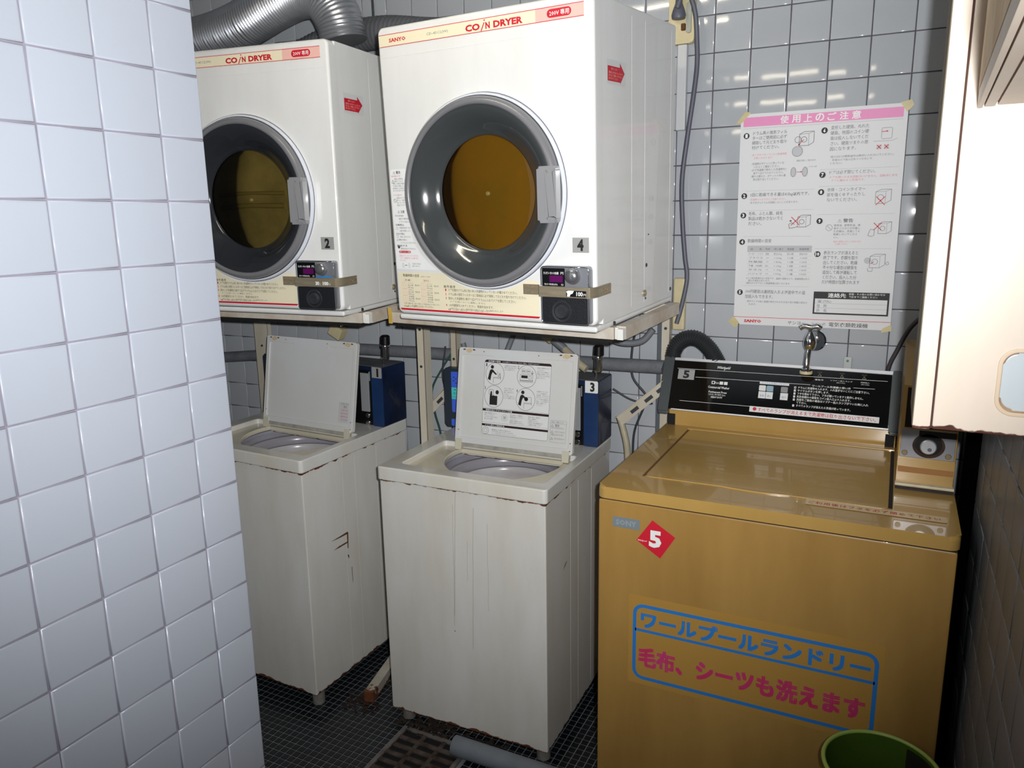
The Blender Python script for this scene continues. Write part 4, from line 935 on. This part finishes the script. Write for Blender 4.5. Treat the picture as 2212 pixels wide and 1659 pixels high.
para(('•裏面を手前にして取り付ける',), .153, .4515, .05, .0040, .006); para(('フィルター凸部',), .186, .4350, .02, .0035, .006)
machine(.166, .2755, .9); D.line(INK, [(.166, .276), (.145, .272), (.143, .283), (.150, .288), (.158, .283)], .0011); D.disc(INK, .1475, .2925, .003, 10, ry=.0018); cross(.1604, .2918, .0115)
D.frame(INKG, .3594, .4985, .3850, .5265, .004, .0008); D.line(RED, [(.3600, .5165), (.3720, .5175)], .0016); D.poly(RED, [(.3712, .5150), (.3712, .5200), (.3760, .5177)]); D.line(INKG, [(.3420, .4935), (.3850, .4935), (.3980, .4985)], .0006)
for u in (.356, .3735): D.ring(INKG, u, .4788, .0050, .0006); cross(u, .4788, .0052)
machine(.3575, .3345, 1.0, INKG); cross(.3700, .3415, .0110); machine(.3700, .2560, .85, INKG); D.line(INKG, [(.349, .262), (.346, .2515), (.354, .2485), (.361, .252), (.361, .266), (.352, .268), (.349, .262)], .0010); cross(.3680, .2750, .0095)
machine(.3560, .1660, 1.0, INKG); D.disc(MATS['pale_grey_print'], .3500, .1850, .0085); D.line(INKG, [(.393, .180), (.398, .173), (.403, .176), (.400, .183), (.396, .178)], .0008); D.line(INKG, [(.352, .165), (.353, .156), (.363, .156), (.364, .166)], .0009); D.line(RED, [(.366, .182), (.358, .176)], .0016)
D.rect(INK, .2204, .0358, .4115, .0985); D.up(); D.rect(PAPER, .2246, .0400, .4072, .0790); D.fit(WHITEP, '連絡先', .2575, .3038, .0825, .0950, bold=.03); D.text(WHITEP, '修理・その他のお問い合わせは', .3105, .0910, .0050, .09); D.text(WHITEP, '下記までご連絡ください', .3105, .0835, .0050, .072); D.up()
D.fit(INK, '☎', .2309, .2430, .0680, .0765); D.text(INKG, '(TEL)', .2450, .0690, .0065, .022); D.fit(TX, '住', .2305, .2385, .0545, .0635); D.fit(TX, '所', .2475, .2560, .0545, .0635); D.fit(TX, '氏', .2305, .2385, .0415, .0505); D.fit(TX, '名', .2480, .2565, .0415, .0505)
for v in (.0660, .0530): D.rect(INKG, .2246, v, .4072, v+.0004)
D.rect(RED, .0040, .0190, .4190, .0203); D.fit(RED, 'SANYO', .0340, .0830, .0040, .0130, bold=.05); D.fit(TX, 'サンヨー', .1560, .2030, .0030, .0125); D.fit(TX, 'コイン式', .2180, .2560, .0035, .0115); D.fit(INK, '電気衣類乾燥機', .2650, .3640, .0015, .0140)
D.build('printing', po)
for k, pts in enumerate(([(-.014, .560), (.012, .592), (.027, .588), (.003, .562)], [(.398, .586), (.424, .592), (.430, .578), (.415, .562)], [(-.012, .004), (.004, .020), (.020, .002), (.010, -.014)], [(.398, -.010), (.400, .002), (.4215, .014), (.423, -.004)])):
    bm = bmesh.new(); prism(bm, pts, .0001, .0004, MPO); obj('tape', bm, TAPE, po, None, False)

# ------------------------------------------------------------------ wall cabinet on the half wall (near, right)
CABW = enamel('cabinet_cream_enamel', 'd7cabc', 'd0bfac', .4, rust=((2, .002, .010),), amount=.50, nscale=36, rcol='5a2c20', rcol2='3a1c14', coat=.3)
cab = root('wall_cabinet', 'big cream enamelled cabinet with a rusty lower edge, on the half wall at the right', 'cabinet', (.3425, -1.15, 1.2265))
bm = B(0, .0215, 0, .15, 0, 1.22, bev=.0012); obj('left_stile', bm, CABW, cab)
obj('body', B(.0215, .275, .006, .15, .0015, 1.22), mat('rusty_cabinet_body', 'a88a66', .6, col2='6e4a35', vscale=20), cab)
REC = rrect(.0935, .26, .030, .1150, .020, 8)
plate('front_panel', rrect(.0238, .275, .001, 1.22, .0015), [REC], 0, .008, CABW, FR((0, .0075, 0)), cab, bev=.0015)
obj('seam_rust', B(.0217, .0236, .001, .004, .002, 1.22), mat('seam_rust', '45281f', .8), cab)
bm = bmesh.new(); prism(bm, rrect(.0975, .26, .034, .111, .017, 8), 0, .004, FR((0, .0095, 0)), bev=.0035, seg=3); obj('inset_window', bm, mat('bluish_white_plastic', 'bcc4c8', .3), cab, 50)
plate('inset_rim', rrect(.0915, .262, .028, .117, .022, 8), [rrect(.0965, .258, .033, .112, .018, 8)], 0, .0022, mat('inset_rim_tan', 'cdb79c', .4), FR((0, -.0003, 0)), cab, bev=.0008)
obj('left_side_skin', B(-.0008, .0, .004, .149, .003, 1.22), mat('grimy_side', '6d5a3a', .6, col2='54503c', vscale=12), cab)
HY_ = basis((.3795, -1.152, 1.6405), (math.cos(-.033), math.sin(-.033), 0), (math.sin(.033), math.cos(.033), 0), (0, 0, 1))
HM = mat('cover_cream', 'cbbfb2', .45, col2='bfae9c', vscale=4)
cv = root('duct_cover', 'cream box cover projecting toward the viewer above the cream cabinet, top right', 'cover', (.3795, -1.152, 1.6405), (0, 0, -.033))
bm = bmesh.new(); box(bm, .0, .006, -.62, 0, 0, .75, bev=.001); obj('side_wall', bm, HM, cv)
bm = bmesh.new(); box(bm, .0075, .0195, -.62, -.0005, .0012, .03, bev=.0015, seg=2); obj('lower_lip', bm, HM, cv)
bm = bmesh.new(); box(bm, .0215, .20, -.62, .0, .0025, .06, bev=.0015); obj('bottom_panel', bm, HM, cv)
obj('groove', B(.006, .0215, -.615, -.003, .006, .05), mat('groove_brown', '8a5a48', .7), cv)
obj('brown_side_skin', B(-.0006, .0002, -.60, -.002, .02, .74), mat('brown_side', 'b08a56', .6, col2='d8c6a8', vscale=6), cv)  # thin skin mottled brown to pale tan over the cover's left side

# ------------------------------------------------------------------ dryer stands
STC = enamel('stand_cream_paint', 'cfc8b8', 'b9ad98', .45, rust=((2, -.034, .006),), amount=.30, nscale=50, coat=.05)
RAILP = enamel('old_rail_paint', 'd5d0c4', 'b49e88', .45, rust=(), coat=.1, streak=(5, 5, 5))
def channel(bm, x, y, z0, z1, w_=.030, d_=.034, t=.0025, flip=1):
    """open L post: narrow face to the front, flange to the back on its right"""
    box(bm, x, x+w_, y, y+t, z0, z1, bev=.0006); box(bm, x+w_-t if flip > 0 else x, x+w_ if flip > 0 else x+t, y, y+d_, z0, z1, bev=.0006)
def make_stand(label, pose, posts, clip_u, tape, brace):
    r = root('dryer_stand', label, 'stand', pose[0], pose[1])
    bm = B(-.104, DW+.002, .086, .114, -.031, -.0012, bev=.001); obj('front_rail', bm, RAILP, r)
    bm = B(DW+.0035, DW+.028, .100, .475, -.0315, .0005, bev=.001); obj('side_rail', bm, RAILP, r)
    bm = B(-.104, -.078, .1155, .475, -.031, -.0012, bev=.001); obj('side_rail', bm, RAILP, r)
    bm = B(-.077, DW+.002, .447, .475, -.031, -.0012, bev=.001); obj('back_rail', bm, RAILP, r)
    obj('rubber_strip', B(-.075, DW+.001, .082, .12, -.0385, -.0315), DARK, r)
    bm = B(DW+.004, DW+.012, .090, .0995, -.0305, -.0015, bev=.0008); box(bm, DW+.012, DW+.028, .082, .0995, -.030, -.0035, bev=.0012); obj('white_clip', bm, mat('clip_white', 'e4e3dd', .35), r)
    if tape: obj('yellow_tape', B(-.1095, -.096, .0835, .0855, -.034, .012, bev=.0005), mat('yellow_tape', 'cda952', .45, var=.15, vscale=40), r)
    inv = XF(pose).inverted()
    for (x, y, z0, z1, w_, d_) in posts:
        bm = bmesh.new(); channel(bm, x, y, 0, z1, w_, d_)
        for z in (z1-.05, z1-.14): cyl(bm, (x+w_*.5, y-.0008, z), (x+w_*.5, y+.001, z), .004, 10)
        box(bm, x-.012, x+w_+.012, y-.01, y+d_+.01, 0, .006, bev=.001)
        bmesh.ops.transform(bm, matrix=inv, verts=bm.verts[:]); obj('post', bm, STC, r)
        bm = bmesh.new()
        for z in (z1-.05, z1-.17): cyl(bm, (x+w_*.5, y-.0022, z), (x+w_*.5, y, z), .0045, 12)
        bmesh.ops.transform(bm, matrix=inv, verts=bm.verts[:]); pieces('post_bolt', bm, CORDD, r)
    for a, b_ in brace:
        a = Vector(a); b_ = Vector(b_); bm = bmesh.new(); d = b_-a; L = d.length
        M = basis(a, d, Vector((0, 0, 1)).cross(d).cross(d)*-1); box(bm, 0, L, -.016, .016, -.0015, .0015, bev=.0005, M=M); box(bm, 0, L, .014, .016, -.0015, .014, bev=.0005, M=M)
        bmesh.ops.transform(bm, matrix=inv, verts=bm.verts[:]); obj('brace', bm, STC, r)
        bm = bmesh.new()
        for k in (.25, .55, .8): box(bm, L*k, L*k+.03, -.007, .004, .0010, .0022, M=M)
        bmesh.ops.transform(bm, matrix=inv, verts=bm.verts[:]); pieces('brace_slot', bm, CORDD, r)
    return r
make_stand('cream angle steel stand carrying dryer 4, posts and diagonal brace behind washer 3', DR4,
           [(-.3215, -.034, 0, 1.233, .024, .027), (-1.050, -.280, 0, 1.228, .026, .040), (-1.028, -.110, 0, 1.225, .022, .034)], 0, True,
           [((-.437, -.080, .890), (-.290, -.080, 1.02)), ((-1.14, -.075, .86), (-1.03, -.075, .965))])
make_stand('cream steel stand carrying dryer 2, wide post at the left of washer 1', DR2,
           [(-1.900, -.130, 0, 1.225, .068, .02)], 0, False, [])
floor_rail = obj('stand_foot', B(-.016, .016, 0, .42, 0, .036, bev=.001), enamel('rotten_foot', 'd0cdc4', 'a59a84', .5, rust=((1, 0, .07), (2, .0, .02)), amount=.62, nscale=40), None)
floor_rail.location = (-1.108, -.560, .001); floor_rail.rotation_euler = (0, 0, .22); tag(floor_rail, 'rust eaten white steel bar lying on the floor between washers 1 and 3', 'steel bar')

# ------------------------------------------------------------------ ducts, pipes, cables
bm = bmesh.new(); P = smooth_path([(-2.2, -.25, 2.13), (-2.0, -.25, 2.135), (-1.84, -.25, 2.142), (-1.70, -.25, 2.165), (-1.56, -.25, 2.205), (-1.45, -.25, 2.225), (-1.365, -.25, 2.205), (-1.315, -.245, 2.14), (-1.30, -.24, 2.065)], 10)
tube(bm, P, .075, 20, ribs=(.011, .0035)); tag(obj('exhaust_duct', bm, GALV, None, 60), 'shiny ribbed aluminium duct bending down over dryer 2', 'duct')
bm = bmesh.new(); P = smooth_path([(-1.8, -.10, 2.02), (-1.62, -.10, 2.07), (-1.45, -.10, 2.11), (-1.25, -.10, 2.115), (-1.05, -.10, 2.085), (-.75, -.10, 2.05)], 10)
tube(bm, P, .052, 16, ribs=(.016, .002)); tag(obj('exhaust_duct', bm, mat('dull_duct', '6f7074', .7, .2, var=.3, vscale=10), None, 60), 'dull grey duct lying along the wall behind dryer 2', 'duct')
bm = bmesh.new(); tube(bm, smooth_path([(XL+.01, -.045, .968), (-1.9, -.045, 1.005), (-1.6, -.045, 1.045), (-1.31, -.045, 1.054), (-.9, -.045, 1.058), (-.36, -.045, 1.064), (-.328, -.045, 1.065)], 12), .0215, 14)
tag(obj('water_pipe', bm, PIPEG, None, 60), 'dusty grey lagged pipe along the wall behind the washers', 'pipe')
bm = bmesh.new(); box(bm, -.336, -.314, -.030, -.004, .30, 1.24, bev=.001); tag(obj('dark_upright', bm, mat('dark_upright', '565c62', .6), None), 'dark grey upright strip on the wall beside the right stand post', 'strip')
def cable(label, pts, r, m, n=10, name='cable', cat='cable', group=None):
    bm = bmesh.new(); tube(bm, smooth_path(pts, n), r, 8); o = obj(name, bm, m, None, 60); tag(o, label, cat, group); return o
cable('thick grey cord looping down from the outlet along the right of dryer 4', [(-.292, -.062, 2.075), (-.280, -.06, 2.105), (-.262, -.055, 2.11), (-.246, -.045, 2.06), (-.242, -.035, 2.0), (-.240, -.03, 1.93), (-.247, -.03, 1.85), (-.262, -.03, 1.73), (-.273, -.03, 1.615), (-.268, -.03, 1.50), (-.258, -.03, 1.40), (-.250, -.03, 1.335), (-.262, -.035, 1.255), (-.275, -.04, 1.2)], .0068, CORD)
cable('dark thin cable hanging beside the aluminium duct', [(-1.335, -.03, 2.24), (-1.333, -.028, 2.16), (-1.31, -.026, 2.09), (-1.28, -.022, 2.03)], .004, CORDD)
cable('grey hose sagging between the dryer 4 stand and its right post', [(-.50, -.12, 1.19), (-.455, -.10, 1.150), (-.41, -.09, 1.140), (-.365, -.085, 1.150), (-.335, -.08, 1.185)], .0105, mat('grey_hose', '6f7277', .55), name='hose', cat='hose')
cable('thin dark wire running down behind washer 5 left corner', [(-.385, -.05, 1.22), (-.41, -.04, 1.13), (-.41, -.04, 1.03), (-.365, -.04, .97), (-.372, -.04, .93), (-.40, -.04, .85), (-.405, -.04, .76)], .0035, CORDD)
cable('thin wire hanging across the tiles between washer 3 and the brace', [(-.47, -.05, .985), (-.42, -.04, .955), (-.37, -.035, .943), (-.345, -.035, .945)], .003, CORDD)
cable('thin green wire dropping in the gap between washers 1 and 3', [(-1.02, -.076, 1.10), (-1.08, -.076, 1.02), (-1.135, -.07, .93), (-1.14, -.05, .84), (-1.13, -.03, .74), (-1.13, -.03, .55)], .0035, mat('green_wire', '2d5148', .5))
cable('dark wire dropping just left of the dryer 4 post', [(-1.07, -.076, 1.09), (-1.085, -.076, .98), (-1.075, -.05, .88), (-1.08, -.03, .75), (-1.08, -.03, .5)], .003, CORDD)
cable('dark cable bent behind the fascia right end toward the cabinet', [(.40, -.05, 1.27), (.352, -.035, 1.22), (.322, -.03, 1.15), (.306, -.025, 1.10), (.300, -.022, 1.02), (.300, -.022, .93)], .006, mat('brown_black_cable', '3a3234', .5))
cable('grey hose end running down behind the black keypad of washer 3', [(-.985, -.10, 1.11), (-.965, -.10, 1.05), (-.93, -.09, 1.01), (-.89, -.085, 1.0)], .009, MATS['grey_hose'], name='hose', cat='hose')
cable('grey hose slanting under dryer 4 near its middle', [(-.80, -.045, 1.18), (-.83, -.045, 1.12), (-.85, -.06, 1.06)], .010, MATS['grey_hose'], name='hose', cat='hose')
bm = bmesh.new(); tube(bm, smooth_path([(-.288, -.0285, 1.09), (-.278, -.0285, 1.128), (-.250, -.0285, 1.153), (-.215, -.0285, 1.155), (-.178, -.0285, 1.128), (-.150, -.0285, 1.085), (-.143, -.0285, 1.06)], 10), .0255, 18, ribs=(.0062, .0028)); tag(obj('drain_hose', bm, mat('black_corrugated', '2e3133', .4), None, 60), 'black corrugated drain hose arching behind the black fascia', 'hose')
# stop valve with cream hose under dryer 4
vt = root('water_valve', 'cream and grey water valve slanting under dryer 4 behind the open lid', 'valve', (-.70, -.06, 1.155))
bm = bmesh.new(); cyl(bm, (0, 0, 0), (.030, 0, -.022), .020, 18, bev=.003); obj('collar', bm, CREAMPL, vt)
bm = bmesh.new(); cyl(bm, (-.035, .03, .02), (.0, 0, 0), .024, 16, bev=.004); obj('grimy_elbow', bm, mat('grimy_fitting', '8b8474', .7, var=.4, vscale=50), vt)
bm = bmesh.new(); cyl(bm, (.030, 0, -.022), (.070, 0, -.052), .014, 16, bev=.002); obj('grey_body', bm, mat('valve_grey', '8a8d92', .3, .4), vt)
bm = bmesh.new(); tube(bm, smooth_path([(.066, 0, -.049), (.095, -.012, -.066), (.13, -.030, -.088), (.158, -.036, -.104)], 6), .0125, 12); obj('cream_hose', bm, mat('cream_hose', 'b8ad93', .5, var=.2, vscale=20), vt)
tr = root('water_valve', 'pale plastic tap with a bright metal rod above the plain lid of washer 1', 'valve', (-1.545, -.06, 1.125))
bm = B(-.028, .028, -.02, .02, -.032, .014, bev=.004); o = obj('valve_body', bm, CREAMPL, tr); o.rotation_euler = (0, .5, 0)
bm = bmesh.new(); cyl(bm, (.01, 0, .012), (.032, 0, .060), .007, 14); obj('bright_rod', bm, CHROME, tr)
bm = bmesh.new(); cyl(bm, (-.05, .04, -.005), (-.01, .0, .004), .02, 14, bev=.003); obj('elbow', bm, MATS['grimy_fitting'], tr)
cable('cream hose tube leaning down between washer 3 and the yellow washer', [(-.442, -.07, .905), (-.425, -.075, .86), (-.41, -.08, .80), (-.405, -.08, .70)], .0105, MATS['cream_hose'], name='hose', cat='hose')
# faucet on the back wall
fc = root('faucet', 'chrome wall tap with a T handle just below the poster', 'tap', (.1135, -.002, 1.165))
bm = bmesh.new(); cyl(bm, (0, 0, 0), (0, -.010, 0), .030, 32, bev=.004); obj('wall_flange', bm, CHROME, fc, 40)
bm = bmesh.new(); cyl(bm, (0, -.008, 0), (-.006, -.055, 0), .012, 20); lathe(bm, [(0, -.024), (.012, -.022), (.017, -.012), (.0185, 0), (.016, .012), (.011, .022), (.0075, .028), (0, .029)], basis((-.008, -.062, .004), (1, 0, 0), (0, 1, 0)), 28)
tube(bm, smooth_path([(-.008, -.064, -.010), (-.010, -.075, -.030), (-.011, -.082, -.055), (-.011, -.083, -.068)], 6), .0085, 16)
cyl(bm, (-.011, -.083, -.066), (-.011, -.083, -.076), .014, 20, bev=.002); obj('tap_body', bm, CHROME, fc, 40)
bm = bmesh.new(); cyl(bm, (-.008, -.062, .026), (-.008, -.062, .044), .0055, 14)
tube(bm, smooth_path([(-.035, -.064, .042), (-.024, -.063, .0485), (-.008, -.062, .0455), (.008, -.061, .0485), (.019, -.060, .042)], 5), .0072, 12); obj('handle', bm, CHROME, fc, 60)
bm = bmesh.new(); cyl(bm, (-.011, -.083, -.082), (-.011, -.083, -.074), .017, 20, bev=.001); obj('hose_union', bm, CREAMPL, fc)
tg = obj('earth_plate', B(.192, .213, -.012, -.0055, 1.085, 1.124, bev=.002), mat('pale_plate', 'b9bbb6', .4), None); tag(tg, 'small pale plastic plate with a green dot behind the fascia', 'plate')
D = Decal(FR((0, -.012, 0)), base=.0003); D.disc(mat('green_dot', '3d7a63', .4), .2025, 1.113, .0035); D.build('green_dot', tg)
# outlet with plug, junction cover below it
ol = root('power_outlet', 'cream wall outlet with a dark plug above the right of dryer 4', 'outlet', (-.292, -.005, 2.045))
bm = bmesh.new(); prism(bm, rrect(-.033, .040, -.056, .10, .012), 0, .022, FR(), bev=.005); obj('outlet_box', bm, CREAMPL, ol, 50)
bm = bmesh.new(); prism(bm, rrect(.018, .032, -.03, .05, .006), .022, .028, FR(), bev=.002); obj('outlet_slots', bm, mat('slot_grey', 'a5a79c', .4), ol)
bm = bmesh.new(); lathe(bm, [(0, 0), (.018, .001), (.020, .010), (.017, .022), (.010, .040), (.0085, .060), (.008, .07)], basis((0, -.040, .005), (1, 0, 0), (0, 1, 0)), 20); obj('plug', bm, CORD, ol, 50)
bm = B(.004, .016, -.030, -.020, -.022, -.004, bev=.002); obj('plug_tab', bm, MATS['rust_patch'], ol)
jc = obj('conduit_cover', B(-.299, -.271, -.026, -.005, 1.757, 1.988, bev=.0035, seg=3), mat('conduit_white', 'c9cacb', .3), None); tag(jc, 'long white plastic conduit cover below the cream outlet', 'conduit')
ep = obj('cream_wall_box', B(-.292, -.2550, -.028, -.005, 1.178, 1.335, bev=.006, seg=3), MATS['cream_plastic'], None); tag(ep, 'cream plastic box on the wall behind the right stand post', 'box')

# ------------------------------------------------------------------ floor: drain grate, pipe, grime
IRON = mat('rusty_cast_iron', '5f5650', .75, .3, col2='33211c', vscale=30, bump=.5, bscale=90)
g = root('drain_grate', 'rusty square floor drain grate in front of washer 3', 'drain', (GX0, GY0, 0))
GWX, GWY = GX1-GX0, GY1-GY0
obj('drain_pan', B(0, GWX, 0, GWY, -.0014, -.0008), DARK, g)
bm = bmesh.new()
for a in ((0, .012, 0, GWY), (GWX-.012, GWX, 0, GWY), (.012, GWX-.012, 0, .012), (.012, GWX-.012, GWY-.012, GWY)): box(bm, *a, -.001, .006, bev=.001)
obj('rim', bm, mat('grate_rim', '8a8684', .6, .3, col2='5c504a', vscale=20), g)
nx, ny = 3, 6; px_, py_ = (GWX-.024)/nx, (GWY-.024)/ny
for i in range(1, nx): obj('bar', B(.012+i*px_-.0065, .012+i*px_+.0065, .012, GWY-.012, -.001, .0050, bev=.001), IRON, g)
for j in range(1, ny): obj('bar', B(.012, GWX-.012, .012+j*py_-.0075, .012+j*py_+.0075, -.001, .0052, bev=.001), IRON, g)
bm = bmesh.new(); tube(bm, [Vector((-.730, -.655, .033)), Vector((-.5, -.652, .031)), Vector((-.325, -.650, .030))], .028, 24)
tag(obj('floor_pipe', bm, PIPEF, None, 50), 'thick grey plastic pipe lying on the floor in front of washer 3', 'pipe')
bm = bmesh.new(); random.seed(5)
GR = []
for i in range(150):
    x = random.uniform(-.965, -.60); y = -.588+random.gauss(0, .022); s = random.uniform(.003, .010)
    bmesh.ops.create_icosphere(bm, subdivisions=1, radius=s, matrix=Matrix.Translation((x, y, s*.3)) @ Matrix.Rotation(random.random()*3, 4, 'Z') @ Matrix.Diagonal((1.5, 1, .45, 1)))
o = obj('grime', bm, mat('black_grime', '191613', .95, col2='3a2a1c', vscale=60), None, None, False); o['kind'] = 'stuff'; tag(o, 'black grime and crumbs under the front edge of washer 3', 'dirt')
bm = bmesh.new()
for i in range(60):
    x = -1.125+random.gauss(0, .03); y = -.56+random.gauss(0, .025); s = random.uniform(.002, .008)
    bmesh.ops.create_icosphere(bm, subdivisions=1, radius=s, matrix=Matrix.Translation((x, y, s*.3)) @ Matrix.Diagonal((1.4, 1, .4, 1)))
o = obj('rust_flakes', bm, mat('rust_flakes', '3c2014', .95, col2='241510', vscale=80), None, None, False); o['kind'] = 'stuff'; tag(o, 'rust flakes around the broken end of the floor bar', 'rust')
# green bin
bn = root('waste_bin', 'green plastic bin at the bottom edge in front of the yellow washer', 'bin', (.355, -.862, 0))
GRN = mat('green_plastic', '4d6a1c', .4, col2='3d5818', vscale=4)
bm = bmesh.new(); lathe(bm, [(0, 0), (.085, 0), (.09, .004), (.1010, .481), (.1030, .485), (.0990, .485), (.088, .012), (0, .010)], basis((0, 0, 0), (1, 0, 0), (0, 1, 0)), 56); obj('bin_body', bm, GRN, bn, 50)
bm = bmesh.new(); P = [Vector((.1030*math.cos(2*PI*i/56), .1030*math.sin(2*PI*i/56), .485)) for i in range(57)]; tube(bm, P, .0042, 10, caps=False); obj('rolled_rim', bm, mat('pale_green_rim', '8fa650', .4), bn, 60)
bm = bmesh.new(); lathe(bm, [(.0980, .478), (.094, .33), (.05, .30), (0, .31)], basis((0, 0, 0), (1, 0, 0), (0, 1, 0)), 20, -1.2, 1.1); obj('dark_liner', bm, mat('dark_bag', '22201a', .5), bn, 60)

# ------------------------------------------------------------------ ceiling lamps (their reflections show in the tiles)
TUBE_M = mat('lit_tube', 'fff4dc', .5, emit=32)
def lamp(label, x, y, z, L, rad, em):
    r = root('fluorescent_lamp', label, 'lamp', (x, y, z))
    obj('lamp_housing', B(-L/2-.03, L/2+.03, -.05, .05, .03, .08, bev=.005), mat('lamp_white', 'dcdcd8', .4), r)
    bm = bmesh.new(); cyl(bm, (-L/2, 0, 0), (L/2, 0, 0), rad, 20); obj('tube_lamp', bm, mat('lit_tube_%d' % em, 'fff4dc', .5, emit=em), r)
    for s_ in (-1, 1): obj('lamp_holder', B(s_*(L/2+.012)-.012, s_*(L/2+.012)+.012, -.015, .015, -.015, .04, bev=.002), mat('lamp_white', 'dcdcd8'), r)
lamp('bare fluorescent tube on the ceiling near the machines', -.75, -1.16, 2.375, .62, .014, 32)
lamp('bare fluorescent tube on the ceiling further back in the room', -.42, -3.35, 2.265, .60, .040, 15)
